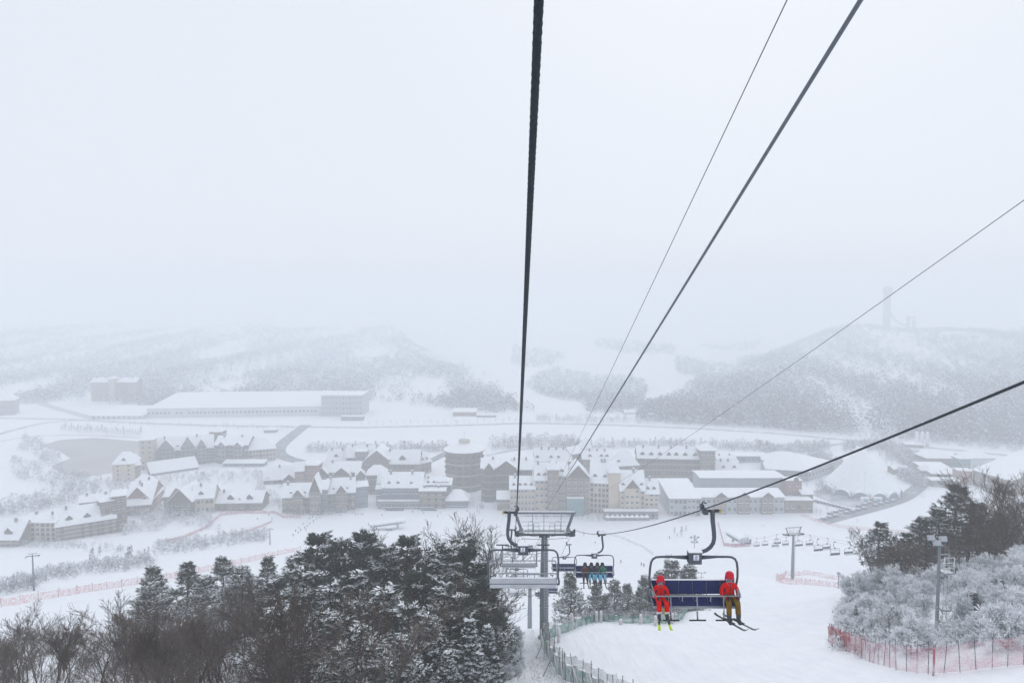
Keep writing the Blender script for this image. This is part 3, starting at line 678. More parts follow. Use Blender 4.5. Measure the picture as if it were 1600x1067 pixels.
# right-hand grove
RP = [(1497, 757, 102, 2), (1468, 792, 97, 0), (1440, 806, 98, 0), (1418, 832, 94, 2), (1386, 850, 93, 0), (1405, 872, 88, 2), (1482, 832, 91, 2), (1530, 782, 102, 0), (1378, 815, 108, 2), (1450, 850, 90, 2), (1515, 820, 95, 2), (1560, 800, 99, 2)]
for k, (px, yt, d, v) in enumerate(sorted(RP)):
    lab = 'tallest pine of the grove on the right, with a tufted crown' if yt == 757 else f'dark pine, {ORD[k]} from the left in the grove on the right bank'
    plant_px(PINE[v], px, yt, d, 'pine_tree', lab, 'pine tree', 'pines of the right grove', wid=1.4)
for px, yt, d in ((1556, 737, 91), (1582, 728, 86), (1603, 722, 84), (1540, 762, 97), (1512, 800, 89), (1590, 786, 92), (1625, 740, 88), (1568, 770, 95), (1372, 828, 92), (1545, 815, 88), (1600, 830, 86), (1395, 862, 86), (1430, 880, 86), (1470, 868, 86), (1575, 840, 84), (1530, 845, 86)):
    p = D(px, yt, d)
    plant_px(BARE_TALL[px % 3] if yt < 800 else BARE[px % 4], px, yt, d, 'bare_tree', f'leafless dark tree {"towering at the right edge of" if yt < 745 else ("behind the pines of" if d > 90 else "low in front of")} the right grove', 'tree', 'leafless trees of the right grove', wid=1.15)
# frosted bushes on the bank on the right
n = 0
while n < 250:
    px = rnd.uniform(1322, 1625); lo = np.interp(px, [1322, 1360, 1460, 1600], [985, 1003, 1022, 1018]); hi = np.interp(px, [1322, 1380, 1440, 1520, 1600], [925, 905, 918, 905, 885])
    py = rnd.uniform(hi, lo); p = hit(min(px, 1599), py); n += 1
    if -18 < px - 1463 < 36 and py > 930: continue
    t = FROST[n % 3] if n % 7 else FROSTL[n % 2]
    plant(t, p.x * (px - 800) / (min(px, 1599) - 800), p.y, rnd.choice((1.0, 1.3, 1.6, 1.9, 2.3, 3.0)) * rnd.uniform(.85, 1.15), 'bush', f'white frosted bush on the right bank, {"left" if px < 1463 else "right"} of the light mast', 'bush', 'frosted bushes on the right bank', wid=rnd.uniform(.9, 1.6))
for px, py, h in ((1395, 990, 3.0), (1518, 975, 3.4), (1560, 945, 2.8), (1345, 975, 3.2), (1490, 915, 2.6)):
    p = hit(px, py); plant(WSPR[0], p.x, p.y, h, 'spruce_tree', f'small snow covered spruce among the frosted bushes, {"left" if px < 1463 else "right"} of the light mast', 'spruce tree', 'snowy little spruces on the right bank')
SAP = [bare_tree(s, 4.0, 3, .55, .35, ('grey_twig', 'frost_grey', 'snowcap'), 2, .05, (7, 6, 4), .011, .5) for s in (51, 52)]
for k in range(40):
    px = rnd.uniform(1335, 1620); py = float(np.interp(px, [1335, 1380, 1440, 1520, 1620], [950, 930, 935, 925, 905])) + rnd.uniform(-15, 55)
    if -30 < px - 1463 < 48: continue
    p = hit(min(px, 1599), py); plant(SAP[k % 2], p.x * (px - 800) / (min(px, 1599) - 800), p.y, rnd.uniform(2.8, 4.4), 'sapling', 'slender frosted sapling rising above the bushes on the right bank', 'sapling', 'frosted saplings on the right bank')
bp = []
for _ in range(900):
    px = rg.uniform(1318, 1640); lo = np.interp(px, [1318, 1360, 1460, 1640], [992, 1012, 1034, 1022]); hi = np.interp(px, [1318, 1380, 1440, 1520, 1640], [925, 900, 905, 895, 880]); py = rg.uniform(hi, lo)
    if -8 < px - 1463 < 26 and py > 925: continue
    d = float(np.interp(py, [880, 905, 962, 990, 1052], [93, 93, 80, 64, 48])); x = (px - 800) / F * d; bp.append((x, d, ground(x, d) - .1))
mass('brush', bp, rg.uniform(.6, 1.7, len(bp)), blob_tpl(26, .55, .02, .30, .022, .86, 3, upward=1.2), 'fine frosted brush covering the right bank between the bushes', mats=('grey_twig', 'frost'))
for k in range(34):
    px = rnd.uniform(1365, 1630); yt = float(np.interp(px, [1365, 1420, 1500, 1630], [858, 828, 800, 770])) + rnd.uniform(0, 40); d = rnd.uniform(84, 108)
    plant_px(BARE[k % 4], px, yt, d, 'bare_tree', 'leafless brown tree filling the gaps between the pines of the right grove', 'tree', 'fill trees of the right grove', wid=1.3)
# trees behind the green fence on the crest
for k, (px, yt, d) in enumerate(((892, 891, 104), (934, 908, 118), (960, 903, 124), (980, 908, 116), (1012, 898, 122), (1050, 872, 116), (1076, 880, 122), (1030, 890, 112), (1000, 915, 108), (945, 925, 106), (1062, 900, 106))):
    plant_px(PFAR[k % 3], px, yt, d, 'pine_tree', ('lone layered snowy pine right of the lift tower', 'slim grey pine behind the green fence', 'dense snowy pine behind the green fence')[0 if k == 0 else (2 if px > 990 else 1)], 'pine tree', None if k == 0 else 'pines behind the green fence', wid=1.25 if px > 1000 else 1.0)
# ================================================================== CHAIRLIFT
TD = 78.0
tl = D(805, 828, TD); trp = D(896, 827, TD)                  # both ropes at the first tower
T1 = Vector(((tl.x + trp.x) / 2, TD, 0)); T1.z = ground(T1.x, TD) - .15
T2y = 150.0; T2 = Vector((T1.x + .25, T2y, ground(T1.x, T2y) - .15)); ROPE2 = D(827, 911, T2y).z
STN = Vector((T1.x + .9, 372.0, 0)); STN.z = ground(STN.x, 372.0)
HG = (trp.x - tl.x) / 2
_l0 = D(842, 0, 3.0); _r0 = D(1600, 597, 9.15)
def sag(a, b, s, n, t0=0.0):
    return [a.lerp(b, t) + Vector((0, 0, -4 * s * t * (1 - t))) for t in (t0 + (1 - t0) * i / n for i in range(n + 1))]
def rope_at(side, y):
    """point of the haul rope at distance y; side -1 left, +1 right"""
    a, b, s = (_l0, tl, .63) if side < 0 else (_r0, trp, 1.2)
    if y <= TD:
        t = (y - a.y) / (b.y - a.y); return a.lerp(b, t) + Vector((0, 0, -4 * s * t * (1 - t) if t > 0 else -4 * s * t))
    c = Vector((T2.x + side * HG, T2y, ROPE2)); e = Vector((STN.x + side * HG * .8, STN.y, STN.z + 5.0))
    if y <= T2y: t = (y - TD) / (T2y - TD); return b.lerp(c, t) + Vector((0, 0, -4 * .5 * t * (1 - t)))
    t = (y - T2y) / (e.y - T2y); return c.lerp(e, t) + Vector((0, 0, -4 * 3.0 * t * (1 - t)))
def twisted_rope(pts, r0, lay, lobes, n):
    b = MB(); vs = []; fs = []; s = 0
    for i, p in enumerate(pts):
        t = (pts[min(i + 1, len(pts) - 1)] - pts[max(i - 1, 0)]).normalized()
        u = t.cross(Vector((0, 0, 1))).normalized(); q = t.cross(u)
        if i: s += (pts[i] - pts[i - 1]).length
        for k in range(n):
            an = 2 * math.pi * k / n; rr = r0 * (.60 + .42 * abs(math.cos(lobes / 2 * (an - s / lay * 2 * math.pi))) ** 1.3)
            vs.append(p + (u * math.cos(an) + q * math.sin(an)) * rr)
        if i: fs += [((i - 1) * n + k, (i - 1) * n + (k + 1) % n, i * n + (k + 1) % n, i * n + k) for k in range(n)]
    b.add(vs, fs, 0, True); return b
near = [rope_at(-1, -14 + .5 * i) for i in range(30)] + [rope_at(-1, 1.02 + .028 * i) for i in range(520)]
b = twisted_rope(near, .0230, .40, 6, 36)
b.tube([rope_at(-1, y) for y in np.arange(15.58, 372, 2.5)], .0215, 6)
tag(b.build('haul_rope', M['rope']), 'thick twisted steel haul rope running down from overhead to the left tower sheaves', 'rope')
b = MB(); b.tube([rope_at(1, y) for y in np.concatenate([np.arange(-14, 30, 1.0), np.arange(30, 372, 2.5)])], .0235, 8)
tag(b.build('haul_rope', M['rope']), 'dark haul rope of the uphill line carrying the chair with two red skiers', 'rope')
TOPZ = D(858, 797, TD)
def cable(p0, p1, s, r, m, lab, n=40):
    b = MB(); d = (p1 - p0); b.tube([p0 - d * .25 + Vector((0, 0, 2.0 * s * .25))] + sag(p0, p1, s, n), r, 8)
    tag(b.build('overhead_cable', m), lab, 'cable')
cable(D(1345, 0, 6.0), Vector((T1.x + .25, TD, TOPZ.z + .25)), .05, .0225, M['cable'], 'smooth black cable slanting from the upper right to the top of the lift tower')
cable(D(1230, 0, 9.0), Vector((T1.x + .45, TD + .1, TOPZ.z + .85)), .02, .0085, M['wire'], 'thin grey wire left of the black cable, running to the tower top')
cable(D(1600, 313, 9.4), Vector((T1.x + 2.6, TD - .1, TOPZ.z + .1)), .5, .0060, M['wire'], 'fine grey wire entering at the right edge above the haul rope')

# ------------------------------------------------------------------ towers
def tower(name, label, base, hr, half, slope, group=None, scale=1.0, detail=True):
    o = thing(name, label, 'lift tower', base, 0, group)
    b = MB(); b.lathe([(.66, 0), (.66, .12), (.52, .13), (.50, hr * .5), (.33, hr - .55)], 18); b.build('pole', M['pole'], o)
    b = MB(); b.lathe([(.56, hr * .30), (.56, hr * .30 + .08)], 18, mi=0); b.lathe([(.74, .12), (.74, .2)], 18)
    b.build('collar', M['steel'], o)
    b = MB()
    for s in (-.2, .2): b.tube([(s + .2, -.66, .8), (s + .2, -.48, hr - .5)], .035, 5)
    for k in range(int((hr - 1.6) / .34)):
        z = 1.0 + .34 * k; yy = -.66 + .18 * (z - .8) / (hr - 1.3); b.tube([(0, yy, z), (.4, yy, z)], .035, 4)
    b.build('ladder', M['shell'], o)
    b = MB(); b.box((0, 0, hr - .42), (2 * half - .9, .42, .36)); b.box((0, 0, hr - .68), (1.2, .5, .22)); b.build('crossarm', M['dark_steel'], o)
    b = MB(); b.box((0, -.42, hr - .20), (2 * half - 1.3, .55, .05)); b.box((0, .42, hr - .20), (2 * half - 1.3, .55, .05)); b.build('walkway', M['steel'], o)
    # lifting frame above
    b = MB(); zt = hr + 2.05
    b.box((0, 0, zt), (2 * half + .5, .26, .22))
    for s in (-1, 1):
        for yy in (-.12, .12): b.tube([(s * (half - .05), yy, zt - .1), (s * (half - .85), yy, hr - .35)], .15, 4, smooth=False)
    b.build('lifting_frame', M['pole'], o)
    b = MB()
    for x in (-1.35, -.05, 1.35 + .6): b.tube([(x, 0, hr - .3), (x, 0, zt - .1)], .035, 5)
    b.tube([(-half + .9, .02, zt - .38), (half - .9, .02, zt - .38)], .02, 4); b.build('strut', M['pole'], o)
    for x0, hgt in ((-1.9, 1.45), (-1.25, 1.2), (.55, 1.2), (1.2, 1.45)):
        b = MB(); w_ = .62
        b.tube([(x0, -.6, hr - .2), (x0, -.6, hr - .2 + hgt * .8), (x0 + w_ * .2, -.6, hr - .2 + hgt), (x0 + w_ * .8, -.6, hr - .2 + hgt), (x0 + w_, -.6, hr - .2 + hgt * .8), (x0 + w_, -.6, hr - .2)], .024, 5)
        for f in (.35, .68): b.tube([(x0, -.6, hr - .2 + hgt * f), (x0 + w_, -.6, hr - .2 + hgt * f)], .018, 4)
        b.build('guard_rail', M['steel'], o)
    b = MB()
    for yy in (-.69, .69):
        b.tube([(-half + .7, yy, hr + .75), (half - .7, yy, hr + .75)], .02, 4)
        b.tube([(-half + .7, yy, hr - .78), (0, yy * .5, hr - .98), (half - .7, yy, hr - .7)], .03, 4)
    b.build('hand_rail', M['steel'], o)
    for s in (-1, 1):
        b = MB(); Mx = Matrix.Rotation(math.atan(slope), 3, 'X')
        c = Vector((s * (half - .18), 0, hr - .46)); b.box(c, (.12, 4.0, .22), 0, M=Mx); b.box(c + Vector((-s * .36, 0, .05)), (.60, 1.6, .5), 0, M=Mx); b.box(c + Vector((-s * .1, -1.0, .3)), (.35, .5, .5), 0, M=Mx); b.box(c + Vector((s * .1, -1.6, .45)), (.25, .4, .3), 0, M=Mx)
        for yy in (-1.2, 1.2): b.box(c + Mx @ Vector((s * .02, yy, .1)), (.2, 1.3, .16), 0, M=Mx)
        tr_ = b.build('sheave_train', M['dark_steel'], o)
        for k in range(8):
            wb = MB(); cc = c + Mx @ Vector((s * .18, -1.75 + .5 * k, .19)); Mw = Matrix.Rotation(R(90), 3, 'Y')
            wb.lathe([(.12, -.07), (.225, -.07), (.19, -.02), (.19, .02), (.225, .07), (.12, .07)], 14, cc, M=Mw)
            wb.build('wheel', M['black'], tr_)
        b = MB(); b.box(c + Vector((-s * .5, -.62, .62)), (.5, .1, .5)); b.box(c + Vector((-s * .45, -.3, .42)), (.85, .9, .06)); b.build('service_basket', M['steel'], o)
        b = MB(); b.box(c + Vector((-s * .45, -.3, .47)), (.8, .85, .05)); b.build('snow', M['snowcap'], o)
    b = MB(); b.box((0, 0, zt + .13), (2 * half + .3, .2, .05)); b.box((0, -.42, hr - .16), (2 * half - 1.5, .45, .05)); b.build('snow', M['snowcap'], o)
    o.scale = (scale,) * 3
    return o
tower('lift_tower', 'grey chairlift tower with ladder and walkway in the centre', T1, tl.z - T1.z, HG, -.45)
tower('lift_tower', 'second tower of the same chairlift, seen below the front left chair', T2, ROPE2 - T2.z, HG, -.4)

# ------------------------------------------------------------------ six-seat chair, origin at the rope, riders face -Y
CX = -.30
def chair(name, label, bar_down=True, group=None):
    o = thing(name, label, 'chair', (0, 0, 0), 0, group)
    b = MB(); b.box((0, 0, .0), (.12, .42, .13)); b.box((.06, 0, -.10), (.16, .30, .12)); b.tube([(0, -.30, 0), (0, .30, 0)], .045, 8); b.box((-.05, .02, .11), (.12, .2, .14)); b.tube([(-.08, .0, .13), (-.02, .0, .27), (.1, 0, .22)], .03, 6); b.build('grip', M['dark_steel'], o)
    b = MB(); b.tube([(.05, 0, -.06), (.56, 0, -.06)], .05, 8); b.box((.52, 0, -.05), (.18, .12, .09)); b.build('guide_bar', M['black'], o)
    b = MB(); b.lathe([(.07, -.05), (.075, 0), (.07, .05)], 10, (.61, 0, -.06), M=Matrix.Rotation(R(90), 3, 'Y')); b.build('bumper', M['yellow'], o)
    b = MB(); pts = [(.33, 0, -.02), (.345, 0, -.4), (.40, 0, -.85), (.41, 0, -1.08), (.375, 0, -1.25), (.28, 0, -1.40), (.14, 0, -1.51), (-.02, 0, -1.57), (-.22, 0, -1.60)]
    b.tube(pts, [.085, .082, .078, .075, .073, .072, .07, .068, .066], 10); b.build('hanger_arm', M['dark_steel'], o)
    b = MB(); b.box((CX, 0, -1.76), (.46, .34, .44)); bx = b.build('carrier_box', M['dark_steel'], o)
    b = MB(); b.box((CX, .0, -1.525), (.50, .36, .045)); b.build('snow', M['snowcap'], o)
    for sgn in (-1, 1):
        sb = MB(); sb.box((CX + .02, sgn * .178, -1.72), (.20, .012, .20), 0)
        for (px, pz, w_, h_) in ((0, .06, .07, .016), (.03, .035, .016, .05), (0, .005, .07, .016), (-.03, -.02, .016, .05), (0, -.045, .07, .016), (0, -.08, .15, .014)):
            sb.box((CX + .02 + px * sgn * -1, sgn * .187, -1.71 + pz), (w_, .006, h_), 1)
        s_ = sb.build('number_plate', [M['white'], M['blue']], bx)
    b = MB(); yb = .05
    for s in (-1, 1):
        b.tube([(CX + s * .2, yb, -1.80), (CX + s * .85, yb, -1.775)], [.085, .045], 8)
        b.tube([(CX + s * .85, yb, -1.775), (CX + s * 1.22, yb, -1.775), (CX + s * 1.38, yb, -1.79), (CX + s * 1.50, yb, -1.86), (CX + s * 1.565, yb, -1.98), (CX + s * 1.60, yb, -2.2), (CX + s * 1.615, yb + .03, -2.55), (CX + s * 1.58, yb + .08, -2.95), (CX + s * 1.64, yb + .08, -3.25), (CX + s * 1.63, yb - .05, -3.40), (CX + s * 1.57, yb - .12, -3.42)], .043, 8)
    b.build('frame', M['dark_steel'], o)
    for s in (-1, 1):
        b = MB(); b.tube([(CX + s * 1.62, .1, -3.30), (CX + s * 1.60, .05, -2.98), (CX + s * 1.58, -.10, -2.94), (CX + s * 1.57, -.38, -2.98), (CX + s * 1.57, -.42, -3.1)], .026, 6); b.build('arm_rest', M['steel'], o)
    b = MB(); b.tube([(CX - 1.57, .16, -3.28), (CX + 1.57, .16, -3.28)], .032, 6); b.tube([(CX - 1.57, -.36, -3.46), (CX + 1.57, -.36, -3.46)], .03, 6)
    b.tube([(CX - 1.5, .22, -2.80), (CX + 1.5, .22, -2.80)], .025, 6)
    for k in range(7): b.tube([(CX - 1.53 + .51 * k, .23, -2.76), (CX - 1.53 + .51 * k, .15, -3.32), (CX - 1.53 + .51 * k, -.36, -3.46)], .02, 5)
    b.build('seat_frame', M['steel'], o)
    b = MB(); tb = R(-9)
    b.box((CX, .268, -2.98), (3.02, .03, .47), 0, M=Matrix.Rotation(tb, 3, 'X')) if bar_down else b.box((CX, .235, -3.14), (3.02, .03, .24), 0, M=Matrix.Rotation(tb, 3, 'X')); b.box((CX, -.10, -3.475), (3.02, .52, .02), 0, M=Matrix.Rotation(R(-10) * -1, 3, 'X')); b.box((CX, .19, -3.40), (3.03, .025, .17)); b.build('back_shell', M['shell'], o)
    b = MB(); b.box((CX, .25, -2.715), (3.0, .07, .028)); bar_down and b.build('snow', M['snowcap'], o)
    for k in range(6):
        x = CX - 1.27 + .508 * k
        b = MB(); b.box((x, .185, -2.965 if bar_down else -3.13), (.476, .07, .47 if bar_down else .22), 0, M=Matrix.Rotation(tb, 3, 'X')); b.build('backrest', M['navy'], o)
        b = MB(); b.box((x, -.10, -3.39), (.492, .52, .08), 0, M=Matrix.Rotation(R(10), 3, 'X')); b.build('seat_pad', M['navy'], o)
    # restraint bar with foot rests, hinged at the top of the backrest
    root = bpy.data.objects.new('restraint_bar', None)
    b = MB(); L = lambda y, z: (y, z)
    if bar_down: ybar, zbar, yf, zf = -.43, -3.04, -.55, -3.86
    else: ybar, zbar, yf, zf = -.42, -2.46, -.72, -1.83
    for s in (-1, 1): b.tube([(CX + s * 1.54, .18, -2.80), (CX + s * 1.54, (.18 + ybar) / 2, (-2.80 + zbar) / 2 + .05), (CX + s * 1.50, ybar, zbar)], .024, 6)
    b.tube([(CX - 1.50, ybar, zbar), (CX + 1.50, ybar, zbar)], .025, 6)
    for k in range(5):
        x = CX - 1.02 + .508 * k; up = -1 if bar_down else 1
        b.tube([(x - .03, ybar, zbar), (x, ybar, zbar + up * .08), (x, ybar + .10, zbar + up * .2), (x + .05, ybar + .10, zbar + up * .24)], .02, 5)
    for x in (-.95, 0, .95): b.tube([(CX + x, ybar, zbar), (CX + x, yf - .02, zf + (.15 if bar_down else -.15)), (CX + x, yf, zf)], .022, 6)
    rb = b.build('restraint_bar', M['steel'], o)
    for x in (-.95, 0, .95):
        fb = MB(); fb.tube([(CX + x - .30, yf - .02, zf), (CX + x + .30, yf - .02, zf)], .028, 6); fb.tube([(CX + x, yf - .02, zf), (CX + x, yf + .05, zf + (.28 if bar_down else -.28))], .03, 6); fb.build('foot_rest', M['black'], rb)
    if not bar_down:
        b = MB(); b.box((CX, .21, -3.005), (2.9, .10, .03)); b.box((CX, -.10, -3.335), (2.9, .42, .05), 0, M=Matrix.Rotation(R(10), 3, 'X')); b.build('snow', M['snowcap'], o)
    return o
up0 = chair('lift_chair', 'nearest uphill chair with two red clad skiers on navy seats', True)
dn0 = chair('lift_chair', 'nearest empty chair going downhill, safety bar raised', False)
def put(o, side, y):
    p = rope_at(side, y); o.location = p; o.rotation_euler = (0, 0, 0 if side > 0 else math.pi); return o
UPY = [24.4, 55.0, 88.0, 126.0, 158.0, 192.0]; DNY = [30.5, 60.0, 100.0, 130.0, 159.0, 190.0]
put(up0, 1, UPY[0]); put(dn0, -1, DNY[0]); CH = {24.4: up0}
for y, l in zip(UPY[1:], ('uphill chair carrying four skiers in dark jackets and blue trousers', 'empty uphill chair just beyond the lift tower', 'empty uphill chair partly behind the tower pole', 'distant uphill chair with dark clad skiers, left of the tower pole', 'farthest uphill chair, low behind the tower')):
    c = copy_tree(up0); c['label'] = l; put(c, 1, y); CH[y] = c
for y, l in zip(DNY[1:], ('second empty downhill chair, behind the nearest one', 'third empty downhill chair, framed by the nearest one', 'fourth empty downhill chair, below the nearest one', 'fifth downhill chair, lowest under the nearest one', 'farthest downhill chair, nearly hidden')):
    c = copy_tree(dn0); c['label'] = l; put(c, -1, y)
for o in list(CH.values()): o['group'] = 'chairs of the main lift'

# ------------------------------------------------------------------ people
def skin_mesh(name, nodes, edges, mats, sub=2):
    """nodes: (x,y,z,r,material); grows one continuous body around a skeleton"""
    me = bpy.data.meshes.new(name); me.from_pydata([n[:3] for n in nodes], edges, [])
    o = bpy.data.objects.new(name, me); COL.objects.link(o)
    o.modifiers.new('s', 'SKIN'); sm = o.modifiers.new('u', 'SUBSURF'); sm.levels = sub
    sv = me.skin_vertices[0].data
    for i, n in enumerate(nodes):
        sv[i].radius = (n[3], n[3]) if not isinstance(n[3], tuple) else n[3]; sv[i].use_root = (i == 0)
    dg = bpy.context.evaluated_depsgraph_get(); r = bpy.data.meshes.new_from_object(o.evaluated_get(dg))
    bpy.data.objects.remove(o); bpy.data.meshes.remove(me); r.name = name
    r.materials.clear()
    for m in mats: r.materials.append(m)
    # colour each face after the nearest bone point
    sp = []; sm_ = []
    for a, b_ in edges:
        A, B = Vector(nodes[a][:3]), Vector(nodes[b_][:3])
        for k in range(9):
            t = k / 8; sp.append(tuple(A.lerp(B, t))); sm_.append(nodes[b_][4] if t > .12 else nodes[a][4])
    sp = np.array(sp); sm_ = np.array(sm_); n = len(r.polygons); c = np.empty(n * 3); r.polygons.foreach_get('center', c); c = c.reshape(-1, 3)
    r.polygons.foreach_set('material_index', sm_[np.argmin(((c[:, None] - sp[None]) ** 2).sum(-1), 1)].astype(np.int32))
    r.polygons.foreach_set('use_smooth', np.ones(n, bool)); return r
# seated skier, origin on the seat under the pelvis, facing -Y ; materials 0 jacket 1 trousers 2 neck warmer / face
SIT = [(0, .02, .12, (.165, .125), 1), (0, .03, .28, (.17, .13), 0), (0, .02, .45, (.19, .135), 0), (0, .01, .55, (.15, .11), 0), (0, 0, .65, .065, 2), (0, -.02, .72, .085, 2), (0, -.03, .82, .10, 2),
       (.19, .02, .53, .085, 0), (.29, -.02, .34, .075, 0), (.27, -.20, .20, .062, 0), (.17, -.36, .24, .05, 0),
       (-.19, .02, .53, .085, 0), (-.29, -.02, .34, .075, 0), (-.27, -.20, .20, .062, 0), (-.17, -.36, .24, .05, 0),
       (.11, -.06, .10, .12, 1), (.15, -.44, .13, .108, 1), (.155, -.50, -.12, .098, 1), (.16, -.52, -.32, .10, 1),
       (-.11, -.06, .10, .12, 1), (-.15, -.44, .13, .108, 1), (-.155, -.50, -.12, .098, 1), (-.16, -.52, -.32, .10, 1), (0, -.125, .75, .028, 2)]
SITE = [(0, 1), (1, 2), (2, 3), (3, 4), (4, 5), (5, 6), (3, 7), (7, 8), (8, 9), (9, 10), (3, 11), (11, 12), (12, 13), (13, 14), (0, 15), (15, 16), (16, 17), (17, 18), (0, 19), (19, 20), (20, 21), (21, 22), (5, 23)]
sit_me = skin_mesh('body', SIT, SITE, [M['red_cloth'], M['mustard'], M['mask']])
def helmet_mesh():
    b = MB(); b.lathe([(.128, -.06), (.134, 0), (.128, .06), (.105, .11), (.065, .14), (.015, .15)], 16)
    b.box((0, -.125, -.005), (.16, .05, .03)); 
    for s in (-1, 1): b.box((s * .118, .0, -.085), (.035, .12, .09))
    return b
def glove_mesh(s):
    b = MB(); b.box((0, 0, 0), (.075, .09, .045))
    for k, (x, l) in enumerate(((-.03, .06), (-.01, .075), (.01, .072), (.03, .055))):
        b.tube([(x, -.04, .005), (x, -.04 - l * .6, .0), (x, -.04 - l * .7, -.04), (x, -.04 - l * .2, -.055)], [.012, .012, .011, .009], 5)
    b.tube([(s * .035, .01, 0), (s * .06, -.03, -.01), (s * .05, -.06, -.035)], [.014, .013, .010], 5); return b
def boot_mesh():
    b = MB(); b.tube([(0, .0, .17), (0, -.005, .03), (0, -.01, -.02)], [.085, .075, .07], 10); b.box((0, -.07, -.055), (.105, .30, .085)); b.box((0, -.10, .0), (.09, .16, .06)); return b
GLV = {s: glove_mesh(s).mesh('glove', [M['glove']]) for s in (-1, 1)}; BOOT = boot_mesh().mesh('boot', [M['boot']]); HEL = helmet_mesh()
gb = MB(); gb.lathe([(.02, -.05), (.10, -.045), (.105, 0), (.10, .045), (.02, .05)], 14, (0, 0, 0))
def person_seated(ch, xoff, label, jk, tr_, hm, s=1.0, cuffs=None, group=None, head_turn=0.0):
    p = ch.location.copy(); x = xoff; loc = p + Vector((x, -.08, -3.335)) if abs(ch.rotation_euler.z) < .1 else p + Vector((-x, .08, -3.335))
    o = thing('person', label, 'person', loc, ch.rotation_euler.z, group); o.scale = (s, s, s)
    me = sit_me.copy()
    for i, m in enumerate((jk, tr_, 'mask')): me.materials[i] = M[m]
    body = link('body', me, o)
    h = HEL.build('helmet', M[hm], o, loc=(0, -.01, .86), rot=(R(6), 0, head_turn), scale=(1.16, 1.16, 1.14))
    g_ = MB(); g_.tube([(-.10, -.055, -.0), (-.065, -.108, 0), (0, -.128, 0), (.065, -.108, 0), (.10, -.055, 0)], [.028, .042, .044, .042, .028], 8); g_.build('goggles', M['goggle'], o, loc=(0, -.015, .80), rot=(0, 0, head_turn))
    if s != 1.0 or True:
        z_ = MB(); z_.tube([(0, -.135, .60), (0, -.16, .45), (0, -.165, .30), (0, -.15, .18)], .012, 5); z_.build('zip', M['zip'] if jk == 'red_cloth' else M['glove'], o)
        c_ = MB(); c_.lathe([(.085, .58), (.10, .62), (.095, .67)], 10, (0, -.005, 0)); c_.build('collar', M[jk], o)
        k_ = MB(); k_.tube([(-.135, -.02, .815), (-.11, .10, .82), (0, .155, .825), (.11, .10, .82), (.135, -.02, .815)], .018, 5); k_.build('goggle_strap', M['glove'], o)
    for sd in (-1, 1):
        link('glove', GLV[sd], o, (sd * .16, -.40, .255), (R(8), 0, sd * R(14)))
        bt = link('boot', BOOT, o, (sd * .16, -.54, -.44))
        if cuffs: c = MB(); c.lathe([(.092, 0), (.098, .05), (.092, .10)], 10, (sd * .16, -.525, -.33)); c.build('cuff', M[cuffs], o)
    return o
def ski(label, loc, rot, m, L=1.5, cat='ski', group=None):
    b = MB(); n = 14; vs = []; fs = []
    for i in range(n + 1):
        t = i / n; y = (t - .45) * L; wd = .055 - .018 * math.sin(math.pi * t) if t < .9 else .055 * (1 - ((t - .9) / .1) ** 2 * .8); z = .14 * max(0, (t - .86) / .14) ** 2 + .03 * max(0, (.06 - t) / .06)
        for s in (-1, 1): vs.append((s * wd, -y, z)); vs.append((s * wd, -y, z + .018))
        if i:
            a = (i - 1) * 4; c = i * 4; fs += [(a, a + 2, c + 2, c), (a + 1, c + 1, c + 3, a + 3), (a, c, c + 1, a + 1), (a + 2, a + 3, c + 3, c + 2)]
    b.add(vs, fs); o = thing('ski', label, cat, loc, 0, group); o.rotation_euler = rot
    b.build('blade', M[m], o); c = MB(); c.box((0, .12, .045), (.07, .14, .05)); c.box((0, -.16, .04), (.07, .10, .045)); c.build('binding', M['boot'], o); return o
u = up0.location
child = person_seated(up0, CX - 1.24, 'child skier in red jacket and red trousers at the left end of the chair', 'red_cloth', 'red_cloth', 'red_helmet', .90, 'white_boot', head_turn=R(8))
adult = person_seated(up0, CX + 1.27, 'adult skier in red jacket and mustard trousers at the right end of the chair', 'red_cloth', 'mustard', 'red_helmet', 1.04, head_turn=R(-12))
for sd, l in ((-1, 'left'), (1, 'right')):
    c = child.location; ski(f'lime green ski under the {l} boot of the child skier', (c.x + sd * .15, c.y - .50, c.z - .495), (R(30), 0, R(sd * 9)), 'lime', .95, group=None)
    a = adult.location; ski(f'dark ski under the {l} boot of the adult skier', (a.x + sd * .165, a.y - .56, a.z - .565 + (.0 if sd > 0 else 0)), (R(12), R(-2), R(52 if sd > 0 else 46)), 'ski', 1.30)
for k, (x, j, t, h) in enumerate(((-.76, 'cloth_pink', 'cloth_dark', 'cloth_dark'), (-.25, 'cloth_dark', 'cloth_blue', 'glove'), (.25, 'cloth_dark', 'cloth_blue', 'cloth_dark'), (.66, 'cloth_green', 'cloth_blue', 'glove'))):
    q = person_seated(CH[55.0], CX + x, ('leftmost rider in maroon jacket and dark trousers on the second uphill chair', 'second rider from the left in dark jacket and light blue trousers', 'third rider from the left in dark jacket and light blue trousers', 'rightmost rider in green jacket on the second uphill chair')[k], j, t, h, .98, group='riders of the second uphill chair')
    c = q.location
    for sd in (-1, 1): ski('dark ski on the foot of a rider of the second uphill chair', (c.x + sd * .16, c.y - .52, c.z - .53), (R(16), 0, R(sd * 4)), 'ski', 1.5, group='skis of the second uphill chair')
for k, x in enumerate((-.76, -.2)):
    person_seated(CH[158.0], CX + x, ('left', 'right')[k] + ' one of two dark clad riders on the distant uphill chair', 'cloth_dark', 'cloth_dark', 'glove', 1.0, group='riders of the distant chair')
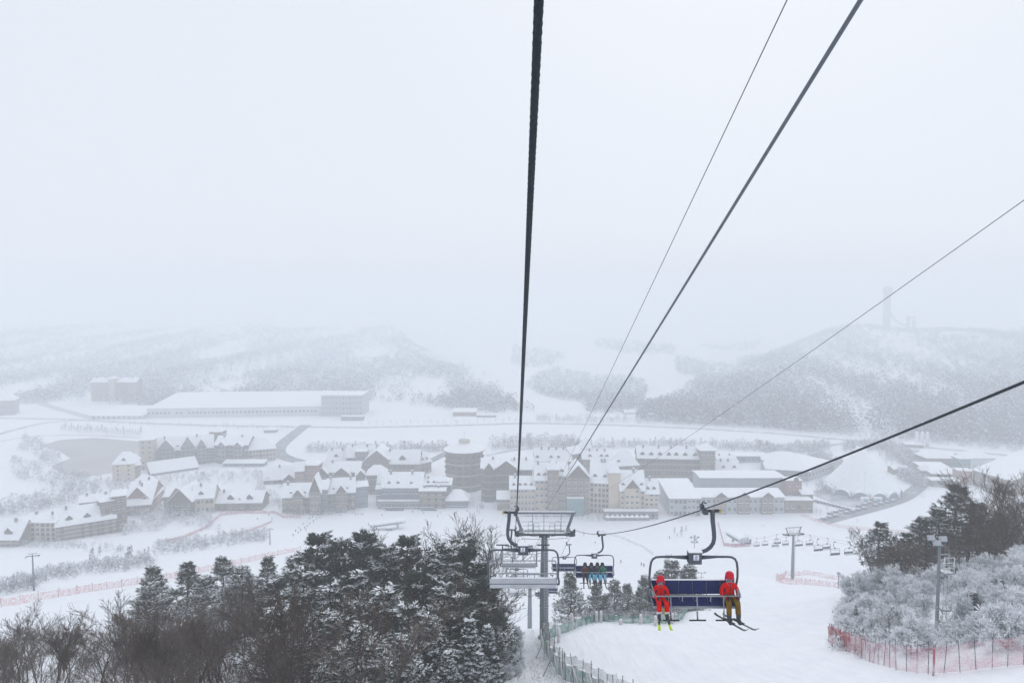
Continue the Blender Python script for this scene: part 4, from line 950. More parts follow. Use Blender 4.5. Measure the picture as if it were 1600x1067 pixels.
# ================================================================== FENCES, LIGHTS, SECOND LIFT, STATIONS
def fence(name, label, pts, hts, mats, spacing=2.0, split=None, post=('dark_steel', .03), lean=0.0, wave=.12, cat='fence', poststep=1, group=None, posth=1.12, straps=()):
    """net fence on the terrain: every post a part, net panels above each other as parts"""
    P = []
    for i in range(len(pts) - 1):
        a, b = pts[i], pts[i + 1]; k = max(1, round((Vector((b.x, b.y, 0)) - Vector((a.x, a.y, 0))).length / spacing))
        for j in range(k): t = j / k; P.append((a.x + (b.x - a.x) * t, a.y + (b.y - a.y) * t, hts[i] + (hts[i + 1] - hts[i]) * t))
    P.append((pts[-1].x, pts[-1].y, hts[-1]))
    o = thing(name, label, cat, on(P[0][0], P[0][1]), 0, group); o0 = o.location
    pm = MB(); pm.tube([(0, 0, -.2), (0, 0, 1)], 1.0, 5); pme = pm.mesh('post', [M[post[0]]])
    for i, (x, y, h) in enumerate(P):
        if i % poststep: continue
        q = on(x, y) - o0
        link('post', pme, o, q, (rnd.gauss(0, .05) + lean, rnd.gauss(0, .05), 0), (post[1], post[1], h * posth * rnd.uniform(.92, 1.08)))
    lv = split or [(0.02, 1.0)]
    for (lo, hi), m in zip(lv, mats):
        vs = []; fs = []; n = 0; sub = 3
        for i in range((len(P) - 1) * sub + 1):
            k = min(len(P) - 2, i // sub); t = i / sub - k; x = P[k][0] + (P[k + 1][0] - P[k][0]) * t; y = P[k][1] + (P[k + 1][1] - P[k][1]) * t; h = P[k][2] + (P[k + 1][2] - P[k][2]) * t
            g0 = on(x, y) - o0; sg = -.07 * h * math.sin(math.pi * (t % 1)); tx, ty = P[k + 1][0] - P[k][0], P[k + 1][1] - P[k][1]; ln = math.hypot(tx, ty) + 1e-6
            for r in range(4):
                f = lo + (hi - lo) * r / 3; off = wave * math.sin(i * 1.3 + r) * (.4 + f)
                vs.append((g0.x - ty / ln * off, g0.y + tx / ln * off + lean * h * f, g0.z + h * f + sg * f))
            if i: fs += [((i - 1) * 4 + r, i * 4 + r, i * 4 + r + 1, (i - 1) * 4 + r + 1) for r in range(3)]
        b = MB(); b.add(vs, fs, 0, True); b.build('net', M[m], o)
    for i in straps:
        (xa, ya, ha), (xb, yb, hb) = P[i], P[i + 1]; b = MB(); b.tube([on(xa, ya) - o0 + Vector((-.25, -.25, .2)), on(xb, yb) - o0 + Vector((-.2, -.2, hb * .75))], .07, 5); b.build('strap', M['pad'], o)
    return o
gp = [on(8.6, 47.0), on(6.6, 55.0)] + [hit(*p) for p in ((884, 1064), (864, 1040), (850, 1020), (848, 1004), (868, 994), (899, 983), (932, 971), (989, 974), (1040, 975), (1066, 968), (1088, 951))]
fence('net_fence', 'green netting fence curving round the crest of the near piste', gp, [2.3, 2.4, 2.5, 2.6, 2.6, 2.2, 2.0, 1.8, 1.6, 1.6, 1.6, 1.6, 1.4], ['green_net', 'grey_net'], 1.7, [(0.02, .66), (.66, 1.02)], lean=.05, wave=.16, straps=range(2, 20, 2))
for px, py, h, l in ((893, 984, 2.1, 'pale pink padding roll standing before the green fence'), (873, 1002, 1.7, 'pink padding roll at the bend of the green fence'), (932, 971, 1.5, 'left one of two pale padding rolls side by side at the crest'), (939, 971, 1.5, 'right one of two pale padding rolls side by side at the crest'), (1001, 974, 1.3, 'slim pale padding roll in the middle of the green fence'), (970, 975, .7, 'short stub of pale padding at the green fence'), (1024, 976, 1.3, 'pale padding post below the child skier'), (1050, 973, 1.4, 'rightmost pale padding post of the green fence')):
    p = hit(px, py + 1); o = thing('safety_pad', l, 'padding', p + Vector((0, 0, -.1)), 0, 'padding rolls along the green fence'); b = MB(); r = .19 if h > 1 else .22
    b.lathe([(r, 0), (r * 1.04, h * .35), (r * .96, h * .5), (r * 1.02, h * .8), (r * .9, h)], 10); b.build('foam', M['pad'], o)
    b = MB(); b.lathe([(r * .95, h), (r * .7, h + .07), (r * .2, h + .10)], 10); b.build('snow', M['snowcap'], o)
    b = MB(); b.lathe([(r * 1.06, h * .5 - .04), (r * 1.06, h * .5 + .04)], 10); b.build('strap', M['pad'], o)
fence('net_fence', 'pale blue net line across the lower piste', [hit(*p) for p in ((935, 830), (975, 842), (1005, 855), (1020, 867))], [1.3] * 4, ['blue_net'], 5.0, post=('blue_net', .05))
# leaning stakes in the snow left of the green fence
for (xa, ya), (xb, yb), l in (((847, 1056), (860, 1032), 'dark stake leaning against the green fence'), ((836, 1030), (846, 1008), 'thin pale stake leaning near the tower foot')):
    a = hit(xa, ya); d = a.y; e = D(xb, yb, d - .2); b = MB(); b.tube([a + Vector((0, 0, -.2)), e], [.04, .03], 6); b.tube([e, e + (e - a).normalized() * .06], [.045, .04], 6)
    tag(b.build('stake', M['dark_steel']), l, 'stake')

rp_ = [hit(*p) for p in ((1294, 1004), (1312, 1013), (1330, 1021), (1346, 1028))]
fence('net_fence', 'dense red safety net at the tip of the right bank', rp_, [1.75, 1.8, 1.8, 1.8], ['red_roll'], .75, post=('red_roll', .05), wave=.16, posth=1.05)
rp_ = [hit(*p) for p in ((1346, 1028), (1372, 1038), (1400, 1047), (1450, 1056), (1500, 1052), (1550, 1045), (1599, 1040))] + [on(38.5, 43.0)]
fence('net_fence', 'pale red safety net with dark posts along the right bank', rp_, [1.8, 1.9, 2.0, 2.1, 2.1, 2.1, 2.1, 2.1], ['red_net'], 1.15, post=('dark_steel', .022), wave=.10)
p = hit(1456, 1056); b = MB(); b.tube([(0, 0, -.1), (0.02, 0, 1.0), (0, 0, 2.05)], [.07, .075, .07], 8)
tag(b.build('fence_post', M['red_roll'], loc=p + Vector((0, -.15, 0))), 'thick red padded post in the pale red net', 'post')
fence('net_fence', 'faint red net round the foot of the far lift tower', [hit(*p) for p in ((1213, 909), (1236, 913), (1280, 915), (1316, 919), (1334, 925))], [2.0, 1.8, 1.8, 1.8, 1.9], ['pink_net'], 4.0, post=('pink_net', .06))
fence('net_fence', 'faint red net behind the foot of the far lift tower', [hit(*p) for p in ((1213, 908), (1228, 899), (1262, 898), (1300, 905), (1342, 911))], [2.0, 1.8, 1.8, 1.8, 1.8], ['pink_net'], 4.0, post=('pink_net', .06))
fence('net_fence', 'long pink safety net along the far piste behind the left wood', [hit(*p) for p in ((2, 948), (60, 938), (120, 928), (190, 917), (260, 905), (340, 889), (420, 870), (470, 860))], [2.2] * 8, ['pink_net'], 6.0, post=('red_roll', .07))
fence('net_fence', 'bright red net wall round the beginners area left of the shops', [hit(*p) for p in ((262, 847), (282, 843), (305, 833), (345, 805), (375, 802), (430, 802), (442, 809), (470, 809))], [2.0] * 8, ['red_roll'], 9.0, post=('red_roll', .08))
fence('net_fence', 'short red net below the beginners area', [hit(*p) for p in ((258, 848), (280, 848))], [2.0] * 2, ['red_roll'], 6.0, post=('red_roll', .08))
fence('net_fence', 'red rail net between the small lift poles on the left', [hit(*p) for p in ((365, 838), (400, 826), (425, 816))], [1.5] * 3, ['red_roll'], 9.0, post=('red_roll', .07))
fence('net_fence', 'faint pink net between car park and far piste', [hit(*p) for p in ((1252, 806), (1275, 815), (1310, 824), (1370, 830), (1420, 834))], [2.2] * 5, ['pink_net'], 6.0, post=('pink_net', .07))
fence('net_fence', 'red net in front of the small lift station', [hit(*p) for p in ((1122, 818), (1127, 838), (1131, 853), (1150, 855), (1172, 853))], [1.6] * 5, ['red_roll'], 6.0, post=('red_roll', .06))

# ------------------------------------------------------------------ light mast on the right bank
p = hit(1463, 990); dM = p.y; hM = D(1466, 842, dM).z - p.z
o = thing('light_mast', 'grey floodlight mast with caged ladder platforms on the right bank', 'light mast', p + Vector((0, 0, -.1)))
b = MB(); b.lathe([(.22, 0), (.22, .3), (.17, .32), (.12, hM)], 12); b.build('pole', M['pole'], o)
for k, (z0, w_) in enumerate(((hM * .27, .8), (hM * .66, .95))):
    b = MB(); x0 = .22
    b.box((x0 + w_ / 2, 0, z0), (w_, .9, .06)); b.build('platform', M['steel'], o)
    b = MB(); b.box((x0 + w_ / 2, 0, z0 + .06), (w_ * .9, .8, .08)); b.build('snow', M['snowcap'], o)
    b = MB()
    for xx in (x0, x0 + w_):
        for yy in (-.42, .42): b.tube([(xx, yy, z0), (xx, yy, z0 + 1.55)], .04, 5)
    for zz in (.55, 1.05, 1.55):
        b.tube([(x0, -.42, z0 + zz), (x0 + w_, -.42, z0 + zz), (x0 + w_, .42, z0 + zz), (x0, .42, z0 + zz)], .035, 5)
    for f in np.linspace(.15, .85, 5): b.tube([(x0 + w_ * f, -.42, z0), (x0 + w_ * f, -.42, z0 + 1.55)], .012, 4)
    b.build('cage', M['white'], o)
b = MB()
for s in (0, .36): b.tube([(.45 + s, -.1, hM * .05), (.45 + s, -.1, hM * .98)], .018, 5)
for k in range(int(hM * .93 / .32)): b.tube([(.45, -.1, hM * .05 + .32 * k), (.81, -.1, hM * .05 + .32 * k)], .014, 4)
for k in range(int(hM * .93 / .9)):
    z = hM * .05 + .9 * k; b.tube([(.45 + .18 + .38 * math.cos(a), -.1 + .42 * math.sin(a), z) for a in np.linspace(-2.6, .6, 8)], .012, 4)
b.build('ladder', M['steel'], o)
b = MB()
for k in range(9): b.tube([(-.26, -.2, .5 + .28 * k), (.2, -.24, .5 + .28 * k)], .016, 4)
b.build('step', M['white'], o)
for k, (x, y, z, rz) in enumerate(((-.95, -.2, hM + .30, .3), (-.45, -.3, hM - .15, -.2), (.15, -.2, hM + .2, 0))):
    b = MB(); b.box((x, y, z), (.62, .30, .46), 0, M=Matrix.Rotation(R(-25), 3, 'X') @ Matrix.Rotation(rz, 3, 'Z')); f = b.build('floodlight', M['shell'], o)
    b = MB(); b.box((x, y - .17, z - .06), (.52, .03, .36), 0, M=Matrix.Rotation(R(-25), 3, 'X') @ Matrix.Rotation(rz, 3, 'Z')); b.build('lens', M['teal'], f)
    b = MB(); b.tube([(x, y, z), (0, 0, hM - .1)], .035, 5); b.build('bracket', M['steel'], f)

def lamp_post(label, base, h, n=4, r=.09, group=None):
    o = thing('lamp_post', label, 'lamp post', base, 0, group); b = MB(); b.lathe([(r * 1.5, -.2), (r, h * .4), (r * .6, h)], 8); b.build('pole', M['steel'], o)
    b = MB(); b.box((0, 0, h - .3), (1.7, .08, .08)); b.box((0, 0, h - 1.3), (1.2, .08, .08)); b.build('crossbar', M['steel'], o)
    for k in range(n):
        b = MB(); x = (-.75, .75, 0, -.5, .5, .2)[k]; z = (h - .1, h - .1, h + .15, h - 1.1, h - 1.1, h - .6)[k]; b.box((x, -.15, z), (.42, .3, .36), 0, M=Matrix.Rotation(R(-20), 3, 'X')); b.build('lamp_head', M['shell'], o)
    return o
for px, yt, d, nn, l in ((1085, 838, 140, 6, 'slim lamp post with a cluster of floodlights behind the nearest uphill chair'), (1096, 893, 152, 2, 'short lamp post beside the tall floodlight post'), (1045, 866, 205, 2, 'small lamp post left of the tall floodlight post'), (1192, 820, 410, 2, 'lamp post by the small lift station'), (398, 822, 345, 2, 'thin lamp post at the left thicket'), (600, 745, 447, 1, 'tall flag pole before the shop row'), (1352, 738, 452, 1, 'lamp pole of the car park')):
    q = D(px, yt, d); lamp_post(l, on(q.x, q.y), q.z - ground(q.x, q.y), nn, .07 if d > 300 else .09)
p = hit(1310, 919); o = thing('snow_gun', 'snow gun on a post beside the faint red net', 'snow gun', p); b = MB(); b.lathe([(.14, -.2), (.10, 3.9)], 8); b.build('post', M['dark_steel'], o)
b = MB(); b.lathe([(.36, -.5), (.46, -.3), (.46, .3), (.34, .5)], 14, (0, 0, 4.4), M=Matrix.Rotation(R(75), 3, 'X')); b.build('fan_barrel', M['steel'], o); b = MB(); b.box((0, 0, 3.75), (.3, .5, .5)); b.build('motor_box', M['dark_steel'], o); b = MB(); b.box((0, .1, 1.5), (.35, .35, .8)); b.build('control_box', M['dark_steel'], o)

# ------------------------------------------------------------------ second lift in the distance
L2 = [(385, 7), (279, 41), (225, 0), (165, 80.5), (110, 97)]
p2 = hit(1238, 905); z2 = D(1238, 833, p2.y).z; L2[2] = (p2.y, z2)
def l2(d, s):
    x = p2.x + (d - p2.y) * .196; z = float(np.interp(-d, [-a for a, _ in L2], [b_ for _, b_ in L2])); return Vector((x + s * 2.6, d + s * -.5, z))
t2 = tower('lift_tower', 'slim grey tower of the far chairlift on the right piste', p2 + Vector((0, 0, -.3)), z2 - p2.z + .3, 2.8, -.3); t2.rotation_euler.z = .19
for s in (-1, 1):
    b = MB(); b.tube([l2(d, s) for d in range(384, 108, -6)], .022, 5); tag(b.build('haul_rope', M['wire']), f'faint haul rope of the far lift, {"left" if s < 0 else "right"} line', 'rope')
def small_chair():
    b = MB(); b.tube([(0, 0, 0), (.35, 0, -.1), (.4, 0, -1.0), (.1, 0, -1.5), (0, 0, -1.6)], .06, 5); b.box((0, 0, .02), (.2, .4, .2)); b.box((0, 0, -1.65), (.35, .25, .25))
    b.tube([(-1.25, .2, -3.2), (-1.3, .1, -2.3), (-1.2, 0, -1.8), (-1.0, 0, -1.7), (1.0, 0, -1.7), (1.2, 0, -1.8), (1.3, .1, -2.3), (1.25, .2, -3.2)], .05, 5)
    b.box((0, .25, -2.9), (2.5, .07, .45)); b.box((0, -.05, -3.25), (2.5, .55, .09)); b.tube([(-1.25, -.35, -2.3), (1.25, -.35, -2.3)], .03, 4)
    b.box((0, -.05, -3.17), (2.4, .5, .05), 1); return b.mesh('small_chair', [M['dark_steel'], M['snowcap']])
sme = small_chair()
for s, ds in ((-1, (304, 281, 262, 238, 205, 182, 166)), (1, (270, 250, 214, 194, 173, 157))):
    for k, d in enumerate(ds):
        o = tag(link('lift_chair', sme, None, l2(d, s), (0, 0, .19 + (0 if s > 0 else math.pi))), f'small empty chair of the far lift, {"left" if s < 0 else "right"} line, {("nearest the station", "second from the station", "third from the station", "fourth from the station", "fifth from the station", "sixth from the station", "seventh from the station")[k]}', 'chair', 'chairs of the far lift')

def station(name, label, p, rz, L=14.0, W_=6.0, h=5.0):
    o = thing(name, label, 'lift station', p, rz); z0 = 2.9
    b = MB(); n = 10; vs = []; fs = []
    for y in (-L / 2, L / 2):
        for k in range(n + 1): a = math.pi * k / n; vs.append((-W_ / 2 * math.cos(a), y, z0 + h * .28 + h * .22 * math.sin(a)))
        vs += [(W_ / 2, y, z0), (-W_ / 2, y, z0)]
    m_ = n + 3
    for k in range(m_): fs.append((k, (k + 1) % m_, m_ + (k + 1) % m_, m_ + k))
    fs += [tuple(reversed(range(m_))), tuple(range(m_, 2 * m_))]; b.add(vs, fs); b.build('housing', M['pale_clad'], o)
    b = MB(); vs = []; fs = []
    for y in (-L / 2 - .1, L / 2 + .1):
        for k in range(n + 1): a = math.pi * (k + .2) / (n + .4); vs.append((-W_ / 2 * math.cos(a) * 1.02, y, z0 + h * .30 + h * .22 * math.sin(a)))
        for k in reversed(range(n + 1)): a = math.pi * (k + .2) / (n + .4); vs.append((-W_ / 2 * math.cos(a) * .98, y, z0 + h * .27 + h * .21 * math.sin(a)))
    m_ = 2 * n + 2
    for k in range(m_): fs.append((k, (k + 1) % m_, m_ + (k + 1) % m_, m_ + k))
    fs += [tuple(reversed(range(m_))), tuple(range(m_, 2 * m_))]; b.add(vs, fs); b.build('snow', M['snowcap'], o)
    for s in (-1, 1):
        b = MB(); b.box((0, s * L * .3, z0 / 2), (1.0, .8, z0)); b.build('column', M['grey_clad'], o)
        b = MB(); b.box((s * (W_ / 2 + .01), 0, z0 + .6), (.06, L * .8, .5)); b.build('window', M['glass'], o)
    b = MB(); b.lathe([(2.2, z0 - .5), (2.4, z0 - .35), (2.2, z0 - .2)], 20, (0, L * .25, 0)); b.build('bullwheel', M['dark_steel'], o)
    b = MB(); b.box((W_ * .95, 0, 1.3), (2.6, 3.2, 2.6)); hu = b.build('operator_hut', M['blue_clad'], o); b = MB(); b.box((W_ * .95, -1.62, 1.7), (2.1, .05, 1.0)); b.build('window', M['glass'], hu)
    b = MB(); b.box((W_ * .95, 0, 2.72), (3.1, 3.7, .24)); b.build('roof_snow', M['snowcap'], hu); return o
station('lift_station', 'valley station of the main chairlift behind the front left chair', STN, 0.02)
station('lift_station', 'small grey lift station with red net on the far piste', hit(1152, 850), .25, 12, 5.5)
o = station('lift_station', 'low snow covered lift station left of the pine tops', hit(605, 826), -1.15, 22, 6)
def lift_pole(label, p, h):
    o = thing('lift_pole', label, 'lift pole', p + Vector((0, 0, -.3)), .4); b = MB(); b.lathe([(.30, 0), (.26, h * .5), (.16, h)], 10); b.build('pole', M['pole'], o)
    b = MB(); b.box((0, 0, h - .15), (3.4, .16, .2)); b.box((0, 0, h + .55), (2.2, .10, .12)); b.tube([(0, 0, h - .2), (0, 0, h + .6)], .08, 5); b.build('crossarm', M['dark_steel'], o)
    for s in (-1, 1):
        b = MB(); b.box((s * 1.65, 0, h - .30), (.12, 1.9, .16)); b.build('sheave_train', M['dark_steel'], o)
    b = MB(); b.tube([(.25, -.22, .6), (.12, -.2, h - .2)], .03, 4); b.tube([(-.1, -.22, .6), (-.1, -.2, h - .2)], .03, 4); b.build('ladder', M['steel'], o)
lift_pole('lone lift pole at the left edge beside the far piste', hit(53, 922), 10.8)
lift_pole('small lift pole behind the thicket on the left', hit(422, 851), 8.0)

# ------------------------------------------------------------------ skiers on the flat below (a few pixels each)
STD = [(0, 0, .92, (.16, .12), 1), (0, 0, 1.18, (.19, .13), 0), (0, 0, 1.40, (.19, .12), 0), (0, 0, 1.52, .07, 2), (0, -.02, 1.64, .12, 2), (.24, 0, 1.38, .08, 0), (.34, -.1, 1.08, .07, 0), (.30, -.32, 1.0, .06, 0), (-.24, 0, 1.38, .08, 0), (-.34, -.1, 1.08, .07, 0), (-.30, -.32, 1.0, .06, 0), (.12, 0, .82, .11, 1), (.14, -.08, .48, .085, 1), (.14, 0, .08, .08, 1), (-.12, 0, .82, .11, 1), (-.14, -.08, .48, .085, 1), (-.14, 0, .08, .08, 1)]
STDE = [(0, 1), (1, 2), (2, 3), (3, 4), (2, 5), (5, 6), (6, 7), (2, 8), (8, 9), (9, 10), (0, 11), (11, 12), (12, 13), (0, 14), (14, 15), (15, 16)]
std = [skin_mesh('skier', STD, STDE, [M[a], M[b_], M['glove']], 1) for a, b_ in (('cloth_dark', 'cloth_dark'), ('cloth_pink', 'cloth_dark'), ('cloth_dark', 'cloth_blue'), ('red_cloth', 'cloth_dark'))]
sk = [(x, y) for x, y in ((458, 838), (466, 834), (470, 830), (476, 826), (480, 824), (484, 820), (490, 816), (494, 812), (497, 808), (484, 812), (488, 809), (474, 820), (467, 826), (478, 829), (500, 811), (462, 831), (530, 806), (533, 807), (555, 805), (559, 805), (563, 805), (567, 805), (597, 806), (611, 797), (614, 796), (632, 794), (645, 801), (654, 797), (662, 803), (688, 803), (713, 804), (684, 808), (730, 800), (1002, 884), (1006, 886), (425, 812), (420, 806), (402, 812), (930, 850), (1046, 842), (1058, 838), (1216, 856), (970, 880))]
for k, (x, y) in enumerate(sk):
    p = hit(x, y); me = std[3] if (x, y) in ((597, 806),) else std[k % 3]
    lab = ('skier in the loose crowd on the snow left of the low lift station' if x < 510 else 'skier standing on the snow in front of the shops' if x < 740 else 'lone skier far down the open piste')
    tag(link('person', me, None, p, (0, 0, rnd.uniform(0, 6.28))), lab, 'person', 'skiers on the valley snow')
# ================================================================== VILLAGE
_wb = MB(); _wb.box((0, .06, 0), (1, .12, 1), 1)
_wb.add([(-.40, -.004, -.42), (.40, -.004, -.42), (.40, -.004, .42), (-.40, -.004, .42)], [(0, 1, 2, 3)], 0)
_wb.box((0, -.006, 0), (.05, .012, .84), 1); _wb.box((0, .02, -.53), (1.12, .22, .07), 2)
WIN = _wb.mesh('window', [M['glass'], M['trim'], M['snowcap']])
_wd = MB(); _wd.box((0, .06, 0), (1, .12, 1), 1); _wd.add([(-.44, -.004, -.45), (.44, -.004, -.45), (.44, -.004, .45), (-.44, -.004, .45)], [(0, 1, 2, 3)], 0); _wd.box((0, .0, -.54), (1.15, .5, .06), 1); _wd.box((0, -.2, -.3), (1.1, .05, .3), 1)
WIND = _wd.mesh('window', [M['glass'], M['dtrim']])

def roof_slab(b, quad, th0, th1, mi):
    """slab between two heights above a roof plane quad (counter-clockwise from above)"""
    lo = [Vector(q) + Vector((0, 0, th0)) for q in quad]; hi = [Vector(q) + Vector((0, 0, th1)) for q in quad]; n = len(quad)
    b.add(lo + hi, [tuple(reversed(range(n))), tuple(range(n, 2 * n))] + [(i, (i + 1) % n, n + (i + 1) % n, n + i) for i in range(n)], mi)
def block(root, x0, y0, x1, y1, eave, ridge, depth, roof, wall, rows=0, cols=0, dorm=(), chim=(), side=0, balc=False, gm=None, belt=True, ov=.7, dw=2.6, big=False, sw=True):
    A, B = G(x0, y0), G(x1, y1); u = B - A; W_ = u.length; rz = math.atan2(u.y, u.x); u.normalize(); nn = Vector((-u.y, u.x, 0)); mid = (A + B) / 2; mx = (x0 + x1) / 2
    he = D(mx, eave, mid.y).z; c = mid + nn * (depth / 2)
    hr = D(mx, ridge, (mid if roof == 'front' else (mid + nn * depth) if roof == 'shed' else c).y).z if roof != 'flat' else he
    hr = max(hr, he + .6) if roof != 'flat' else he
    off = A - root.location; off.z = 0
    def part(b, name, mats, par=root): return b.build(name, mats, par, loc=off, rot=(0, 0, rz))
    b = MB(); vs = [(0, 0, -.3), (W_, 0, -.3), (W_, depth, -.3), (0, depth, -.3), (0, 0, he), (W_, 0, he), (W_, depth, he), (0, depth, he)]
    b.add(vs, [(0, 1, 5, 4), (1, 2, 6, 5), (2, 3, 7, 6), (3, 0, 4, 7)]); gi = 1 if gm else 0; gmat = [M[wall], M[gm or wall]]
    S = .42; sn = MB(); th = .16
    if roof == 'gable':
        b.add([(0, 0, he), (0, depth, he), (0, depth / 2, hr)], [(0, 1, 2)], gi); b.add([(W_, 0, he), (W_, depth, he), (W_, depth / 2, hr)], [(1, 0, 2)], gi)
        k = (hr - he) / (depth / 2); e0 = he - k * ov
        q1 = [(-ov, -ov, e0), (W_ + ov, -ov, e0), (W_ + ov, depth / 2, hr), (-ov, depth / 2, hr)]; q2 = [(-ov, depth / 2, hr), (W_ + ov, depth / 2, hr), (W_ + ov, depth + ov, e0), (-ov, depth + ov, e0)]
        quads = [q1, q2]
    elif roof == 'front':
        b.add([(0, 0, he), (W_, 0, he), (W_ / 2, 0, hr)], [(0, 1, 2)], gi); b.add([(0, depth, he), (W_, depth, he), (W_ / 2, depth, hr)], [(1, 0, 2)], gi)
        k = (hr - he) / (W_ / 2); e0 = he - k * ov
        quads = [[(-ov, -ov, e0), (W_ / 2, -ov, hr), (W_ / 2, depth + ov, hr), (-ov, depth + ov, e0)], [(W_ / 2, -ov, hr), (W_ + ov, -ov, e0), (W_ + ov, depth + ov, e0), (W_ / 2, depth + ov, hr)]]
    elif roof == 'hip':
        i = min(W_ * .32, depth / 2); k = (hr - he) / (depth / 2); e0 = he - k * ov * .6
        a_, b_, c_, d_ = (-ov, -ov, e0), (W_ + ov, -ov, e0), (W_ + ov, depth + ov, e0), (-ov, depth + ov, e0); r1, r2 = (i, depth / 2, hr), (W_ - i, depth / 2, hr)
        quads = [[a_, b_, r2, r1], [b_, c_, r2], [c_, d_, r1, r2], [d_, a_, r1]]
    elif roof == 'pyr':
        e0 = he - .1; a_, b_, c_, d_ = (-ov, -ov, e0), (W_ + ov, -ov, e0), (W_ + ov, depth + ov, e0), (-ov, depth + ov, e0); r1 = (W_ / 2, depth / 2, hr); quads = [[a_, b_, r1], [b_, c_, r1], [c_, d_, r1], [d_, a_, r1]]
    elif roof == 'shed':
        quads = [[(-ov, -ov, he), (W_ + ov, -ov, he), (W_ + ov, depth, hr), (-ov, depth, hr)]]
        b.add([(0, 0, he), (0, depth, he), (0, depth, hr)], [(0, 1, 2)]); b.add([(W_, 0, he), (W_, depth, he), (W_, depth, hr)], [(1, 0, 2)]); b.add([(0, depth, he), (W_, depth, he), (W_, depth, hr), (0, depth, hr)], [(1, 0, 3, 2)])
    else:
        quads = [[(-ov * .3, -ov * .3, he), (W_ + ov * .3, -ov * .3, he), (W_ + ov * .3, depth, he), (-ov * .3, depth, he)]]
    part(b, 'wall', gmat)
    for q in quads: roof_slab(sn, q, 0.0, th, 0); roof_slab(sn, q, th + .004, th + S, 1)
    rf = part(sn, 'roof', [M['dtrim'], M['snowcap']])
    fl = he / max(1, rows)
    if rows and cols:
        if belt:
            for r in range(1, rows):
                b = MB(); b.box((W_ / 2, -.06, fl * r), (W_ + .1, .14, .22)); part(b, 'belt_course', M['trim'])
        ww = min(W_ / cols * .66, 3.2 if big else 2.1); wh = min(fl * .62, 2.6 if big else 1.9); wm = WIND if balc else WIN
        bcol = [balc or (cols >= 5 and not big and rnd.random() < .35) for k in range(cols)]; wcol = [rnd.uniform(.8, 1.12) for k in range(cols)]
        for r in range(rows):
            for k in range(cols):
                if rnd.random() < .06: continue
                wm = WIND if bcol[k] else WIN
                lp = Vector((W_ * (k + .5) / cols, -.115, fl * (r + .52))); q = off + Matrix.Rotation(rz, 3, 'Z') @ lp; link('window', wm, root, q, (0, 0, rz), (ww * wcol[k], 1, wh * (1.15 if r == 0 else 1.0)))
    if side:
        sc_ = max(1, int(depth / 4.2)); xx = W_ + .115 if side > 0 else -.115; a2 = rz + (R(90) if side > 0 else R(-90)); fr = max(1, rows)
        for r in range(fr):
            for k in range(sc_):
                lp = Vector((xx, depth * (k + .5) / sc_, he / fr * (r + .52))); q = off + Matrix.Rotation(rz, 3, 'Z') @ lp; link('window', WIN, root, q, (0, 0, a2), (1.3, 1, min(1.6, he / fr * .55)))
    kk = (hr - he) / (depth / 2) if roof in ('gable', 'hip') else .5
    for t in dorm:
        t, sc_ = t if isinstance(t, tuple) else (t, 1.0); w_ = dw * sc_; h_ = w_ * .95; x = W_ * t; y_ = depth * .10; zb = he + kk * y_ + th; dl = min(depth * .42, (h_ + .3) / max(.25, kk))
        b = MB(); b.add([(x - w_ / 2, y_, zb - .4), (x + w_ / 2, y_, zb - .4), (x + w_ / 2, y_, zb + h_ * .42), (x, y_, zb + h_), (x - w_ / 2, y_, zb + h_ * .42), (x - w_ / 2, y_ + dl, zb + h_ * .42), (x + w_ / 2, y_ + dl, zb + h_ * .42), (x, y_ + dl, zb + h_)],
                       [(0, 1, 2, 3, 4), (1, 6, 2), (0, 4, 5)], 0)
        b.box((x, y_ - .02, zb + h_ * .22), (w_ * .5, .04, h_ * .36), 2)
        o_ = .35
        for s in (-1, 1): roof_slab(b, [(x + s * (w_ / 2 + o_), y_ - o_, zb + h_ * .42 - .2), (x, y_ - o_, zb + h_), (x, y_ + dl, zb + h_), (x + s * (w_ / 2 + o_), y_ + dl, zb + h_ * .42 - .2)][::(1 if s < 0 else -1)], .02, .34, 1)
        part(b, 'dormer', [M['brown'], M['snowcap'], M['glass']])
    if roof == 'gable' and W_ > 14 and not chim and rows: chim = (.18, .72)
    for t in chim:
        x = W_ * t; b = MB(); b.box((x, depth * .42, hr + .5), (1.1, 1.1, 2.6), 0); b.box((x, depth * .42, hr + 1.95), (1.25, 1.25, .3), 1); part(b, 'chimney', [M['stone'], M['snowcap']])
    return dict(A=A, B=B, W=W_, rz=rz, n=nn, u=u, he=he, hr=hr, off=off)
def building(name, label, cat, blocks, group=None):
    m = G((blocks[0][0] + blocks[0][2]) / 2, (blocks[0][1] + blocks[0][3]) / 2)
    o = thing(name, label, cat, (m.x, m.y, 0), 0, group); info = []
    for bl in blocks:
        a = bl[:10]; kw = bl[12] if len(bl) > 12 else {}
        info.append(block(o, *a[:8], a[8], a[9] if False else bl[9], bl[10], **kw) if False else block(o, bl[0], bl[1], bl[2], bl[3], bl[4], bl[5], bl[6], bl[7], bl[8], bl[9], bl[10], **(bl[11] if len(bl) > 11 else {})))
    return o, info

